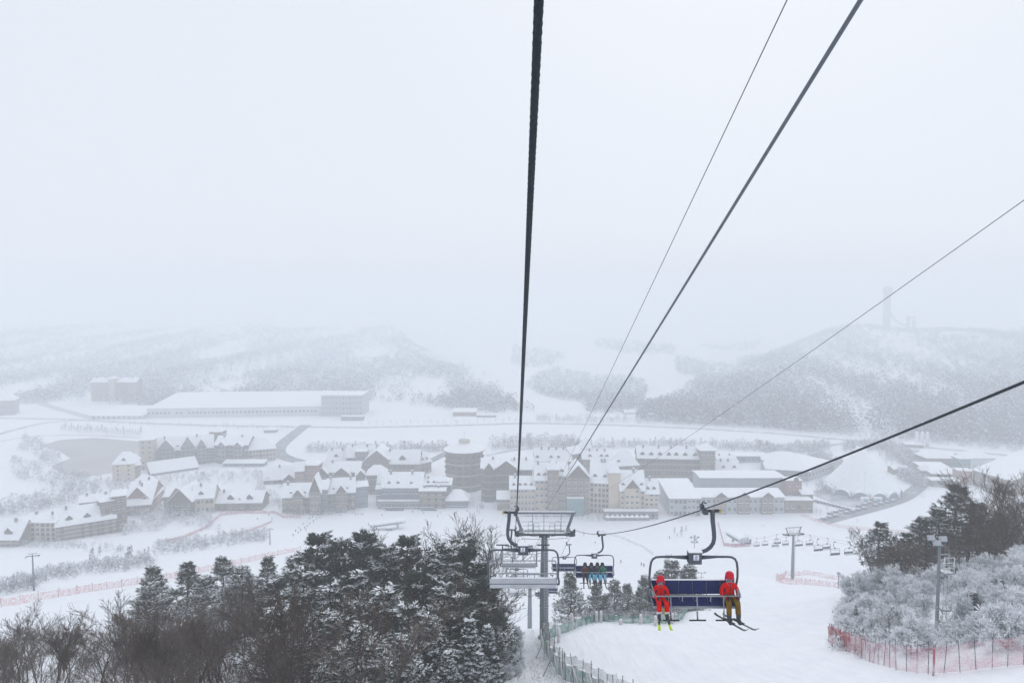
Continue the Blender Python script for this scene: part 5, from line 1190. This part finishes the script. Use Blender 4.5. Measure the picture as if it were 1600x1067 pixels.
# central hotel
building('hotel', 'large cream hotel with snowy gables and corner towers in the village centre', 'hotel', [
    (797, 800, 835.5, 800, 763, 744, 13, 'gable', 'beige', 4, 7, dict(dorm=(.15, .4, .62, .86), chim=(.2,), dw=2.4)),
    (777, 797, 796.5, 797, 779, 767, 10, 'gable', 'taupe', 2, 3),
    (835.8, 799.4, 857, 799.4, 749, 723, 15, 'gable', 'beige', 5, 3, dict(dorm=(.28, .72), chim=(.25,))),
    (856, 802, 873, 802, 734, 718, 7, 'pyr', 'taupe', 7, 2, dict(ov=.5)),
    (872.5, 800, 886, 800, 742, 722, 14, 'gable', 'beige', 5, 3, dict(dorm=(.4,))),
    (885, 803.5, 921, 803.5, 746, 727, 18, 'front', 'taupe', 6, 4, dict(gm='brown', side=1)),
    (921.5, 801, 952, 803, 753, 719, 17, 'gable', 'cream', 6, 5, dict(dorm=(.25, .75), chim=(.55, .7))),
    (951, 805, 969, 805, 739, 716, 8, 'pyr', 'cream', 0, 0, dict(ov=.4)),
    (969, 806.5, 1007, 806.5, 765, 735, 15, 'gable', 'cream', 5, 6, dict(dorm=((.12, .9), (.88, .9)), chim=(.6,))),
    (976, 807.6, 999, 807.6, 763, 749, 3.0, 'front', 'cream', 5, 3, dict(gm='brown', ov=1.0)),
    (1006.5, 806, 1029, 806, 770, 748, 12, 'gable', 'cream', 5, 3, dict(dorm=(.25, .68), chim=(.45,), side=-1)),
    (944, 811, 1028, 811, 799, 799, 5, 'flat', 'stone', 1, 16),
    (886, 806.5, 912, 806.5, 779, 779, 2.5, 'flat', 'teal', 0, 0)])
building('hotel', 'brown gabled lodge between the round tower building and the cream hotel', 'lodge', [
    (752, 783, 797, 783, 731, 716, 16, 'gable', 'taupe', 5, 7, dict(balc=True, chim=(.4,), side=1)), (776, 785, 806, 785, 731, 720, 6, 'front', 'brown', 5, 4, dict(balc=True, gm='brown')), (757, 784.5, 771, 784.5, 733, 723, 4, 'front', 'brown', 5, 2, dict(balc=True)),
    (797.5, 782, 832, 782, 733, 717, 14, 'gable', 'taupe', 5, 5, dict(balc=True))])
# shop row on the left
building('shop_house', 'brown two wing shop row with a gabled centre, facing the snow field', 'shop', [
    (441, 802, 486, 801, 776, 755, 14, 'gable', 'taupe', 3, 8, dict(dorm=((.3, .7), (.78, .7)), chim=(.14,))), (458, 803.5, 474, 803.2, 774, 765, 3, 'front', 'taupe', 3, 3, dict(gm='brown')),
    (484, 804, 501, 803.5, 768, 745, 13, 'front', 'taupe', 4, 2, dict(gm='brown')), (501.5, 800, 512, 800, 764, 750, 12, 'gable', 'blue_clad', 3, 2),
    (512.5, 799, 555, 796, 769, 747, 14, 'gable', 'taupe', 3, 8, dict(dorm=((.22, .6), (.72, .6)), chim=(.1, .85))), (526, 801, 541, 800, 768, 758, 3, 'front', 'taupe', 3, 3, dict(gm='brown')), (555.5, 794, 575, 792, 760, 752, 10, 'gable', 'blue_clad', 3, 4)])
building('shop_hall', 'glass fronted hall with snowy roof and three little dormers', 'hall', [
    (597, 791, 660, 791, 761, 738, 17, 'gable', 'blue_clad', 2, 12, dict(dorm=((.17, .9), (.39, .9), (.72, .8)), big=True, belt=False)), (588, 790, 596.5, 790, 764, 758, 10, 'gable', 'blue_clad', 2, 2, dict(big=True)), (590, 795, 655, 795, 783, 783, 2.5, 'flat', 'stone', 1, 12, dict(big=True))])
building('shop_house', 'brown shop with a low snowy roof right of the glass hall', 'shop', [
    (655.5, 794, 696, 794, 767, 762, 9, 'gable', 'taupe', 3, 7), (660, 790, 705, 790, 757, 747, 12, 'gable', 'stone', 3, 6, dict(dorm=((.2, .8), (.4, .8)))), (682, 789, 700, 789, 752, 744, 8, 'hip', 'taupe', 2, 2)])
building('pavilion', 'low pavilion with a broad hipped snow roof before the round tower', 'pavilion', [(696.5, 793, 730, 793, 781, 765, 14, 'hip', 'blue_clad', 1, 8, dict(big=True, ov=1.2))])
# round tower building
def round_house():
    c0 = G(723.5, 770); R_ = 31.5 * c0.y / F; c = c0 + Vector((0, R_, 0)); he = D(723, 709, c0.y).z; o = thing('round_building', 'round brown balconied building with a faceted snow cone roof', 'building', (c.x, c.y, 0)); n = 16
    b = MB(); b.lathe([(R_ * .96, -.3), (R_ * .96, he)], n, smooth=False); b.build('wall', M['taupe'], o)
    fl = (he - 1.2) / 7
    for r in range(7):
        if r:
            b = MB(); b.lathe([(R_ * .97, fl * r), (R_ * 1.02, fl * r), (R_ * 1.02, fl * r + .9), (R_ * 1.005, fl * r + .9), (R_ * 1.005, fl * r + .25), (R_ * .97, fl * r + .25)], n, smooth=False); b.build('balcony', M['beige' if r % 2 else 'taupe'], o)
        for k in range(32):
            a = math.pi * (1.0 + (k + .5) / 32) ; rr = R_ * .955 * math.cos(math.pi / n) / math.cos(((a + math.pi / n) % (2 * math.pi / n)) - math.pi / n)
            link('window', WIND, o, (rr * math.cos(a), rr * math.sin(a), fl * r + 1.75), (0, 0, a + R(90)), (1.5, 1, 2.0))
    zc = D(723, 692, c.y).z; b = MB(); b.lathe([(R_ * 1.06, he - .3), (R_ * 1.1, he), (R_ * 1.02, he + .35)], n, smooth=False, mi=0); b.lathe([(R_ * 1.09, he + .36), (R_ * 1.08, he + .8), (R_ * .25, zc + .3), (0.1, zc + .6)], n, smooth=False, mi=1); b.build('roof', [M['dtrim'], M['snowcap']], o)
    b = MB(); b.lathe([(4.2, zc - .8), (4.2, zc + 2.2), (4.4, zc + 2.3), (4.4, zc + 2.6), (.3, zc + 3.6)], 12, smooth=False); b.build('cupola', M['trim'], o); b = MB(); b.tube([(0, 0, zc + 3), (0, 0, zc + 9)], .12, 5); b.build('mast', M['steel'], o)
round_house()
# houses behind the shop row
building('house', 'low house with a wide snow roof at the left end of the shop lane', 'house', [(412, 757, 470, 753, 748, 728, 16, 'gable', 'taupe', 1, 8, dict(chim=(.42,))), (442, 759, 461, 757.5, 749, 741, 5, 'front', 'brown', 1, 3)])
building('house', 'red brown brick house with gabled snow roof behind the shop row', 'house', [(470, 762, 497, 762, 727, 720, 12, 'hip', 'brick', 3, 3), (492, 757, 562, 757, 737, 721, 16, 'gable', 'taupe', 2, 9, dict(chim=(.35,))), (494, 758.5, 512, 758.5, 740, 731, 4, 'front', 'brown', 2, 3), (521, 758.5, 547, 758.5, 741, 731, 4, 'front', 'brown', 2, 4), (461, 765, 475, 764, 735, 722, 9, 'gable', 'brick', 3, 2)])
building('house', 'small house with a hipped snow roof left of the glass hall', 'house', [(573, 772, 604, 771, 742, 727, 14, 'hip', 'taupe', 3, 4), (557, 770, 571, 769, 743, 735, 10, 'front', 'taupe', 3, 2), (590, 776, 612, 776, 754, 738, 10, 'gable', 'blue_clad', 2, 3)])
building('hall', 'stone hall with a steep snow roof and crenellated turret at the back of the village', 'hall', [(541, 733, 584, 733, 714, 696, 14, 'gable', 'taupe', 2, 5, dict(side=-1)), (555, 735, 573, 735, 706, 706, 8, 'flat', 'stone', 4, 2, dict(ov=.3)), (511, 731, 542, 731, 718, 702, 12, 'gable', 'taupe', 1, 4, dict(dorm=((.45, 1.3),))) ])
building('house', 'long gabled house with snowy roof behind the glass hall', 'house', [(571, 745, 607, 745, 718, 704, 26, 'front', 'taupe', 2, 4, dict(gm='taupe')), (602, 744, 655, 744, 724, 703, 18, 'gable', 'taupe', 2, 8, dict(dorm=((.5, 1.9), (.12, .6)), chim=(.1,))), (655.5, 741, 674, 737, 722, 708, 14, 'gable', 'brown', 2, 3, dict(dorm=(.35, .7)))])
# behind the cream hotel
building('hotel', 'back wing with dormers and a slim square tower behind the cream hotel', 'hotel', [
    (835, 752, 893, 752, 720, 700, 18, 'gable', 'taupe', 4, 8, dict(dorm=(.08, .45, .65), chim=(.2, .4, .6, .8))), (905, 745, 925, 745, 702, 684, 10, 'pyr', 'taupe', 5, 2), (910, 749, 958, 749, 717, 703, 15, 'gable', 'taupe', 4, 6, dict(dorm=(.25, .62, .8), chim=(.25, .5, .75))), (893, 750, 910, 746, 708, 698, 12, 'gable', 'taupe', 3, 2)])
building('house', 'steep roofed house right behind the cream hotel', 'house', [(962, 760, 998, 758, 727, 704, 16, 'hip', 'taupe', 3, 4, dict(dorm=(.15,))) ])
building('hotel', 'long hotel with seven dormers and an octagonal tower behind the sports hall', 'hotel', [
    (996, 752, 1094, 754, 716, 698, 17, 'gable', 'taupe', 4, 16, dict(dorm=(.08, .22, .36, .5, .62, .76, .92), chim=(.1, .35, .55, .8), balc=True, dw=3.4)), (1095, 757, 1117, 757, 704, 692, 11, 'pyr', 'taupe', 5, 3, dict(ov=1.3)), (1117.5, 755, 1156, 755, 735, 719, 14, 'gable', 'taupe', 2, 5, dict(dorm=(.35, .78), chim=(.3, .6)))])
building('low_building', 'flat teal roofed low building behind the octagonal tower', 'building', [(1145, 722, 1200, 722, 713, 708, 12, 'shed', 'teal', 1, 8), (1120, 727, 1150, 727, 717, 711, 9, 'gable', 'taupe', 1, 5)])
# sports hall
building('sports_hall', 'long grey sports hall with two tiered snow roof and pointed dormer windows', 'hall', [
    (1046, 806, 1094, 806, 779, 748, 34, 'shed', 'grey_clad', 3, 7, dict(chim=(), side=-1)), (1095, 802, 1225, 802, 777, 763, 13, 'shed', 'grey_clad', 2, 16, dict(big=True)), (1094, 781, 1225, 781, 747, 741, 20, 'gable', 'grey_clad', 0, 0),
    (1117, 803.2, 1135, 803.2, 776, 769, 4, 'front', 'taupe', 2, 2, dict(gm='glass', big=True, ov=.9)), (1153, 803.2, 1171, 803.2, 776, 769, 4, 'front', 'taupe', 2, 2, dict(gm='glass', big=True, ov=.9)), (1190, 803.2, 1208, 803.2, 776, 769, 4, 'front', 'taupe', 2, 2, dict(gm='glass', big=True, ov=.9))])
ck, inf = building('clock_tower', 'brick clock tower with round dial at the end of the sports hall', 'clock tower', [
    (1228, 792, 1252, 792, 751, 747, 9, 'hip', 'brick', 3, 2, dict(ov=.4)), (1226, 801, 1270, 801, 782, 782, 9, 'flat', 'taupe', 1, 5), (1252.5, 795, 1270, 795, 772, 765, 9, 'gable', 'taupe', 2, 3)])
i0_ = inf[0]; ctr = (i0_['A'] + i0_['B']) / 2; cz = D(1243, 749, ctr.y).z
b = MB(); Mr = Matrix.Rotation(R(90), 3, 'X'); q = ctr - ck.location + Vector((1.2, -.5, cz)); b.lathe([(1.55, -.12), (1.75, -.12), (1.75, .14), (1.55, .14)], 20, q, 0, M=Mr); b.lathe([(1.56, -.08), (1.56, .10)], 20, q, 1, M=Mr); b.box(q + Vector((.0, -.14, .45)), (.12, .05, .95), 0); b.box(q + Vector((.3, -.14, 0)), (.7, .05, .12), 0); b.build('clock_dial', [M['dtrim'], M['white']], ck)
# arena with swept roof
building('arena', 'arena with a broad swept snow roof behind the clock tower', 'hall', [(1200, 748, 1262, 752, 733, 706, 46, 'hip', 'blue_clad', 1, 10, dict(big=True, ov=2.5)), (1262.5, 752, 1302, 738, 728, 712, 40, 'shed', 'grey_clad', 1, 8, dict(big=True))])
# big tent
def tent():
    c0 = G(1352, 771); Rr = 53 * c0.y / F; c = c0 + Vector((0, Rr * .35, 0)); hz_ = D(1352, 698, c.y).z; o = thing('tent', 'huge white peaked event tent on the right', 'tent', (c.x, c.y, 0)); n = 32; b = MB(); prof = []
    for k in range(15):
        t = k / 14; prof.append((Rr * (1 - t) ** 1.22 * .94 + 3.0, 3.2 + (hz_ - 3.2) * t))
    prof[0] = (prof[0][0], 3.4); b.lathe(prof + [(1.6, hz_ + .8)], n); b.build('canopy', M['snowcap'], o)
    for k in range(7):
        a = math.pi * (1.08 + .84 * k / 6); r = Rr * 1.0 + 3.0; bb = MB(); m_ = 8; vs = []; fs = []; wd = 5.2
        ca, sa = math.cos(a), math.sin(a)
        for q_, (dr, zs) in enumerate(((0, 1.0), (-7.5, 1.05))):
            for j in range(m_ + 1):
                th = math.pi * j / m_; lx = -wd * math.cos(th); lz = 1.2 + 4.2 * math.sin(th) * zs; vs.append(((r + dr) * ca - lx * sa, (r + dr) * sa + lx * ca, lz))
        for j in range(m_): fs.append((j, j + 1, m_ + 2 + j, m_ + 1 + j))
        bb.add(vs, fs, 1); bb.add([vs[j] for j in range(m_ + 1)], [tuple(range(m_ + 1))], 0); bb.build('entrance_arch', [M['blue_clad'], M['snowcap']], o)
        w_ = MB(); w_.box(((r - 1) * ca, (r - 1) * sa, .6), (1.0, 8.6, 1.2), 0, rz=a); w_.build('base_wall', M['white'], o)
    b = MB(); b.lathe([(Rr * .94 + 2.6, -.2), (Rr * .94 + 2.6, 3.3)], n); b.build('side_wall', M['pale_clad'], o)
    b = MB(); b.lathe([(2.0, hz_ + .3), (2.3, hz_ + 1.2), (.4, hz_ + 2.4)], 12); b.build('peak_cap', M['shell'], o)
tent()
for k, x in enumerate((1351, 1371)):
    p = G(x, 784); o = thing('kiosk', f'{("left", "right")[k]} one of two little blue and white kiosks before the tent', 'kiosk', (p.x, p.y, 0)); b = MB(); b.box((0, 0, 1.5), (5, 3, 3)); b.build('wall', M['white'], o); b = MB(); b.box((0, -1.53, 1.6), (3, .06, 1.5)); b.build('window', M['cloth_blue'], o); b = MB(); b.box((0, 0, 3.15), (5.4, 3.4, .3)); b.build('roof', M['snowcap'], o)
# complex on the right
building('leisure_centre', 'sprawling leisure centre with wide snow roofs and a brick block on the right', 'building', [
    (1456, 752, 1500, 753, 741, 722, 30, 'shed', 'taupe', 2, 8), (1448, 735, 1486, 735, 716, 704, 18, 'hip', 'taupe', 1, 6), (1496, 757, 1519, 758, 736, 736, 9, 'flat', 'brick', 0, 0), (1519.5, 756, 1580, 775, 743, 712, 42, 'shed', 'taupe', 1, 10), (1515, 732, 1555, 732, 716, 705, 20, 'hip', 'pale_clad', 0, 0), (1440, 747, 1456, 748, 736, 726, 10, 'pyr', 'taupe', 1, 2), (1498, 736, 1516, 736, 717, 711, 10, 'pyr', 'teal', 1, 3), (1455, 760, 1498, 761, 751, 748, 7, 'shed', 'taupe', 1, 10)])
for k, x in enumerate((1432.5, 1440.5, 1448.5)):
    p = G(x, 697); h = D(x, 675, p.y).z; o = thing('silo', f'white silo at the foot of the wood, {("left", "middle", "right")[k]} of three', 'silo', (p.x, p.y, 0), 0, 'white silos'); r = 2.7 * p.y / F; b = MB(); b.lathe([(r, -.2), (r, h * .33), (r * 1.0, h * .93), (r * .8, h)], 16); b.build('shell', M['white'], o); b = MB(); b.lathe([(r * .85, h), (r * .5, h + .6), (.1, h + .8)], 16); b.build('cap', M['snowcap'], o)
    b = MB(); b.tube([(0, -r * 1.02, 0), (0, -r * 1.02, h)], .12, 4); b.build('ladder', M['steel'], o)
building('shed', 'small shed with snowy roof beside the white silos', 'shed', [(1415, 699, 1443, 700, 695, 691, 10, 'shed', 'taupe', 1, 4)])
building('shed', 'little flat hut in the planting between tent and leisure centre', 'hut', [(1396, 741, 1420, 741, 733, 728, 9, 'gable', 'taupe', 1, 4)])
# beige hotel on the left
building('hotel', 'long beige and brown hotel with stepped snow roof on the left', 'hotel', [
    (40, 853, 88, 853, 816, 802, 13, 'gable', 'cream', 5, 6, dict(side=1)), (88.5, 854, 182, 838, 815, 789, 16, 'gable', 'taupe', 5, 15, dict(dorm=((.22, 1.3), (.52, 1.3)))), (160, 841, 180, 837, 783, 775, 12, 'hip', 'brown', 5, 3), (176, 838, 198, 835, 775, 766, 14, 'hip', 'brown', 5, 3, dict(side=1)), (92, 858, 200, 843, 849, 849, 4, 'flat', 'stone', 1, 18), (125, 826, 180, 820, 783, 772, 12, 'gable', 'taupe', 1, 4)])
building('hotel', 'low beige hotel wing with one dormer at the left edge', 'hotel', [(-30, 862, 30, 862, 842, 812, 16, 'gable', 'taupe', 3, 9, dict(dorm=((.68, 1.7),), side=1))])
building('hut', 'tiny snow roofed hut below the beige hotel', 'hut', [(129, 856, 144, 854, 848, 843, 5, 'gable', 'brown', 1, 1)])
building('hut', 'snow covered shed at the left edge beyond the far piste', 'hut', [(-10, 906, 18, 901, 897, 890, 9, 'shed', 'grey_clad', 1, 2)])
building('house', 'house with a long snow roof receding right behind the beige hotel', 'house', [(196, 806, 236, 803, 789, 752, 40, 'gable', 'brick', 2, 4, dict(side=1, chim=(.35,), dorm=((.7, .9),))), (236.5, 800, 256, 780, 771, 752, 16, 'gable', 'brick', 3, 5, dict(dorm=(.3, .7))), (207, 777, 231, 777, 756, 742, 12, 'hip', 'taupe', 1, 3)])
building('house', 'house with a big brown front gable among frosted trees', 'house', [(264, 806, 300, 806, 783, 765, 22, 'front', 'brown', 2, 4, dict(gm='brown')), (300.5, 803, 334, 801, 778, 757, 18, 'gable', 'cream', 2, 5, dict(chim=(.3,), dorm=((.4, 1.2),), side=1)), (256, 800, 264, 800, 776, 763, 16, 'gable', 'taupe', 2, 1)])
building('house', 'low house with two front gables left of the red net wall', 'house', [(338, 798, 409, 797, 785, 767, 16, 'gable', 'taupe', 1, 8, dict(dorm=((.3, 1.6), (.72, 1.6), (.5, .6)), chim=(.1,)))])
# hotel by the pond
building('hotel', 'grey hotel with pointed gables and a square tower by the pond', 'hotel', [
    (240, 730, 334, 722, 702, 682, 18, 'gable', 'taupe', 5, 14, dict(balc=True, dorm=((.4, .8),))), (248, 731, 272, 729, 700, 687, 5, 'front', 'stone', 5, 4, dict(balc=True)), (284, 728, 304, 726, 697, 682, 5, 'front', 'stone', 5, 3, dict(balc=True)), (309, 725.5, 322, 724.5, 696, 686, 4, 'front', 'stone', 5, 2, dict(balc=True)), (219, 735, 240, 734, 688, 683, 11, 'hip', 'beige', 6, 2), (328, 716, 346, 716, 675, 666, 12, 'pyr', 'taupe', 5, 2)])
building('hotel', 'grey hotel wing with curved snowy roof next to the wet road', 'hotel', [(336, 723, 388, 723, 695, 681, 20, 'gable', 'taupe', 4, 9, dict(balc=True)), (341, 724.5, 352, 724.5, 696, 690, 5, 'front', 'stone', 4, 2, dict(balc=True)), (366, 724.5, 378, 724.5, 697, 691, 5, 'front', 'stone', 4, 2, dict(balc=True)), (384, 723, 431, 719, 702, 684, 22, 'hip', 'beige', 3, 9)])
building('house', 'narrow cream block with a rounded snow roof before the pond', 'building', [(176, 753, 210, 751, 725, 706, 18, 'hip', 'cream', 4, 2, dict(dorm=((.5, 1.2),))), (210.5, 750, 220, 748, 726, 710, 14, 'gable', 'taupe', 3, 2)])
building('arcade', 'covered arcade with a long snow roof in front of the pond hotel', 'arcade', [(236, 744, 310, 733, 735, 718, 12, 'shed', 'blue_clad', 1, 8, dict(big=True))])
building('arcade', 'shorter covered arcade with snow roof before the curved hotel wing', 'arcade', [(349, 729, 412, 729, 724, 718, 8, 'shed', 'blue_clad', 1, 8, dict(big=True))])
building('pavilion', 'small turreted pavilion by the valley road', 'pavilion', [(412, 676, 430, 676, 672, 667, 9, 'pyr', 'stone', 1, 3)])
# long hall and far blocks
building('exhibition_hall', 'very long pale hall with a white roof across the valley', 'hall', [(230, 653, 502, 649, 637, 612, 95, 'shed', 'pale_clad', 1, 44, dict(big=True, ov=.5)), (502.5, 650, 566, 650, 618, 618, 40, 'flat', 'grey_clad', 4, 12, dict(ov=.3)), (533, 657, 567, 657, 651, 651, 8, 'flat', 'blue_clad', 0, 0)])
building('low_building', 'low annex with snowy roof left of the long hall', 'building', [(142, 655, 222, 655, 650, 634, 60, 'shed', 'pale_clad', 1, 10)])
building('apartment_block', 'foggy slab of apartments with stepped snowy roofs on the far left', 'building', [(143, 629, 170, 629, 597, 590, 16, 'gable', 'taupe', 11, 6), (170.5, 630, 179, 630, 592, 588, 12, 'hip', 'beige', 0, 0), (179.5, 629, 214, 629, 597, 590, 16, 'gable', 'taupe', 11, 8)])
building('house', 'dim building with snowy roof at the left edge in the fog', 'building', [(-20, 650, 22, 648, 626, 612, 20, 'hip', 'stone', 3, 6)])
building('lodge', 'small lodge with raised snowy roof at the edge of the far wood', 'building', [(976, 648, 1016, 648, 645, 640, 14, 'gable', 'taupe', 1, 8), (988, 645, 1006, 645, 640, 637, 8, 'gable', 'taupe', 0, 0)])
building('lodge', 'second smaller lodge right of the raised roof lodge', 'building', [(1032, 652, 1058, 652, 648, 643, 12, 'gable', 'taupe', 1, 5)])
building('barn', 'reddish brown barn below the rounded hill', 'barn', [(708, 650, 744, 650, 644, 638, 14, 'shed', 'brick', 0, 0), (744.5, 652, 775, 652, 649, 648, 10, 'flat', 'stone', 0, 0)])
# row of snow topped market tents before the hotel
for k in range(9):
    p = G(949 + 7.6 * k, 811.5); p.y -= 1.5; o = thing('market_tent', 'small snow topped tent in the row at the foot of the cream hotel', 'tent', (p.x, p.y, 0), 0, 'row of snow topped tents'); b = MB(); b.box((0, 0, 1.05), (2.7, 2.4, 2.1)); b.build('side', M['stone'], o); b = MB(); b.add([(-1.6, -1.4, 2.1), (1.6, -1.4, 2.1), (1.6, 1.4, 2.1), (-1.6, 1.4, 2.1), (0, 0, 3.9)], [(0, 1, 4), (1, 2, 4), (2, 3, 4), (3, 0, 4), (3, 2, 1, 0)]); b.build('canopy', M['snowcap'], o)
# cars and low snow covered rows
def car(label, p, rz, group): 
    o = thing('parked_car', label, 'car', (p.x, p.y, .12), rz, group); b = MB(); b.box((0, 0, .62), (1.75, 4.3, .62)); b.build('body', M['blue_clad'], o); b = MB(); b.add([(-.8, -1.3, .93), (.8, -1.3, .93), (.8, 1.8, .93), (-.8, 1.8, .93), (-.65, -.7, 1.42), (.65, -.7, 1.42), (.65, 1.3, 1.42), (-.65, 1.3, 1.42)], [(0, 1, 5, 4), (1, 2, 6, 5), (2, 3, 7, 6), (3, 0, 4, 7), (4, 5, 6, 7)]); b.build('cabin', M['glass'], o)
    b = MB(); b.box((0, .3, 1.5), (1.4, 2.2, .16)); b.box((0, -1.5, .99), (1.6, 1.1, .10)); b.build('snow', M['snowcap'], o)
    for sx in (-1, 1):
        for sy in (-1.35, 1.35): b = MB(); b.lathe([(.33, -.1), (.33, .1)], 10, (sx * .82, sy, .33), M=Matrix.Rotation(R(90), 3, 'Y')); b.build('wheel', M['black'], o)
for k in range(26):
    t = k % 13; px = 1287 + 9 * t; py = (812 if k < 13 else 804.5) - 2.35 * t + (0 if k < 13 else -1) ; p = G(px + (10 if k >= 13 else 0), py)
    if k in (3, 8, 17): continue
    car('snow dusted car in the car park below the tent', p, 1.9, 'cars in the car park')
for k in range(10): car('snow dusted car on the drive beside the clock tower', G(1275 + 6 * k, 784 + 1.5 * k), 1.2, 'cars beside the clock tower')
car('snow covered van before the brown shop lane', G(752, 792), .3, None)
for l, a, n_ in (('stack of snow topped benches left of the shop front', (602, 797.5), 8), ('stack of snow topped benches right of the shop front', (657, 797.5), 7)):
    p = G(*a); o = thing('ski_rack', l.replace('stack of snow topped benches', 'dark ski rack capped with snow'), 'ski rack', (p.x, p.y, 0)); b = MB(); b.box((n_ * .8, 0, .9), (n_ * 1.5, .5, .12)); b.box((n_ * .8, 0, .3), (n_ * 1.5, .5, .5)); b.build('rail', M['navy'], o)
    for k in range(n_): b = MB(); b.box((.2 + k * 1.35, 0, 1.5), (.8, .5, 1.3), 0); b.box((.2 + k * 1.35, 0, 2.25), (.9, .6, .22), 1); b.build('upright', [M['dark_steel'], M['snowcap']], o)
# ski jump tower in the fog
p = D(1384, 537, 1400); o = thing('ski_jump_tower', 'ghostly ski jump tower on the hilltop in the fog', 'tower', (p.x, p.y, ground(p.x, p.y) - 1)); hh = D(1382, 447, 1400).z - o.location.z
b = MB(); b.box((0, 0, hh * .42), (11, 10, hh * .84)); b.build('shaft', M['pale_clad'], o); b = MB(); b.lathe([(6, hh * .8), (9, hh * .86), (9, hh * .95), (6, hh)], 12); b.build('lookout', M['pale_clad'], o)
b = MB(); pts = [(4, -2, hh * .45), (14, -6, hh * .24), (26, -10, hh * .14), (40, -14, hh * .13)]
for (x0_, y0_, z0_), (x1_, y1_, z1_) in zip(pts[:-1], pts[1:]): b.add([(x0_, y0_ - 3, z0_), (x1_, y1_ - 3, z1_), (x1_, y1_ + 3, z1_), (x0_, y0_ + 3, z0_), (x0_, y0_ - 3, z0_ - 2.5), (x1_, y1_ - 3, z1_ - 2.5), (x1_, y1_ + 3, z1_ - 2.5), (x0_, y0_ + 3, z0_ - 2.5)], [(0, 1, 2, 3), (7, 6, 5, 4), (0, 4, 5, 1), (3, 2, 6, 7), (1, 5, 6, 2)])
b.build('inrun', M['pale_clad'], o)
for x, h in ((32, 30), (44, 26)): b = MB(); b.box((x + 8, -8, h * .4), (5, 5, h * .8)); b.build('pylon', M['pale_clad'], o)
b = MB(); b.box((46, -8, 26), (18, 6, 4)); b.build('bridge', M['pale_clad'], o)

# ------------------------------------------------------------------ trees of valley and village
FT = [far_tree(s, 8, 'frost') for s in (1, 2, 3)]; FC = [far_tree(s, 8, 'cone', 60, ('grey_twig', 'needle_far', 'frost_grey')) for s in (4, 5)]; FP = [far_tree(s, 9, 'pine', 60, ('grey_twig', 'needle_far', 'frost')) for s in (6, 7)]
def tree_row(pix, n, h, tpl, label, group, jx=1.0, jy=.6, name='tree', cat='tree'):
    for k in range(n):
        t = (k + .5) / n * (len(pix) - 1); i = min(len(pix) - 2, int(t)); f = t - i; px = pix[i][0] + (pix[i + 1][0] - pix[i][0]) * f + rnd.gauss(0, jx); py = pix[i][1] + (pix[i + 1][1] - pix[i][1]) * f + rnd.gauss(0, jy)
        p = hit(px, py); plant(tpl[k % len(tpl)], p.x, p.y, h * rnd.uniform(.7, 1.2), name, label, cat, group)
tree_row([(480, 705), (600, 706), (700, 704)], 44, 9.5, FT + FC, 'slim frosted tree of the straight row behind the village', 'tree row behind the village')
tree_row([(860, 702), (960, 698), (1060, 696), (1180, 701), (1210, 705)], 60, 8.5, FT + FC, 'slim frosted tree of the row behind the hotels', 'tree row behind the hotels')
tree_row([(170, 664), (330, 669), (460, 672)], 34, 6.0, FT, 'little tree of the row in front of the long hall', 'tree row before the long hall')
tree_row([(95, 672), (220, 681)], 34, 8.0, FC, 'small dark tree on the bank behind the pond', 'trees behind the pond')
tree_row([(560, 665), (700, 662), (830, 659)], 26, 5.5, FT, 'round frosted tree along the valley road left of the ropes', 'roadside trees left')
tree_row([(850, 657), (960, 660), (1080, 665), (1200, 671), (1340, 684), (1420, 692)], 44, 6.0, FT, 'round frosted tree along the valley road right of the ropes', 'roadside trees right')
tree_row([(772, 698), (830, 697), (905, 695)], 26, 12, FP + FT, 'tall frosted pine of the clump behind the cream hotel', 'clump behind the cream hotel', 4, 2)
tree_row([(180, 762), (215, 768)], 8, 8, FP + FT, 'frosted tree around the narrow cream block', 'trees round the narrow cream block', 5, 4)
tree_row([(255, 752), (320, 748), (400, 742), (420, 752)], 30, 6, FT + FP, 'frosted tree in the snowy garden of the pond hotel', 'trees in the hotel garden', 5, 4)
tree_row([(448, 803), (500, 806), (520, 803), (560, 800)], 16, 6.0, FC + FT, 'frosted conifer in front of the two wing shop row', 'trees before the shop row', 3, .6)
tree_row([(785, 806), (830, 808), (880, 810), (940, 814)], 34, 3.6, FT, 'snow capped shrub at the foot of the cream hotel', 'shrubs before the cream hotel', 1.5, .8, 'shrub', 'shrub')
tree_row([(735, 783), (750, 800)], 8, 5, FT, 'frosted tree at the end of the shop lane', 'trees in the shop lane', 8, 4)
tree_row([(1280, 765), (1320, 772)], 8, 9, FP, 'umbrella shaped pine in front of the tent', 'pines before the tent', 8, 3)
tree_row([(1370, 712), (1440, 722)], 24, 7, FT, 'frosted tree between tent and leisure centre', 'trees behind the tent', 8, 7)
tree_row([(1405, 752), (1440, 755)], 6, 8, FP, 'small pine between tent and leisure centre', 'pines right of the tent', 6, 4)
tree_row([(1270, 805), (1330, 812)], 8, 4.0, FT, 'little bare tree along the car park edge', 'trees along the car park', 12, 4)
tree_row([(330, 846), (395, 836)], 6, 6, FT, 'single frosted tree standing out of the left thicket', 'trees in the left thicket', 10, 4)
tree_row([(235, 870), (160, 875)], 6, 6, FC, 'single frosted conifer by the long left thicket', 'conifers by the left thicket', 15, 4)
for px, py, h, l in ((1054, 834, 4.0, 'left of three lone shrubs on the open piste'), (1065, 838, 6.0, 'tallest of three lone shrubs on the open piste'), (1072, 831, 4.0, 'right of three lone shrubs on the open piste'), (912, 838, 3.0, 'small shrub on the snow beside the far rope')):
    p = hit(px, py); plant(FC[0], p.x, p.y, h, 'shrub', l, 'shrub')
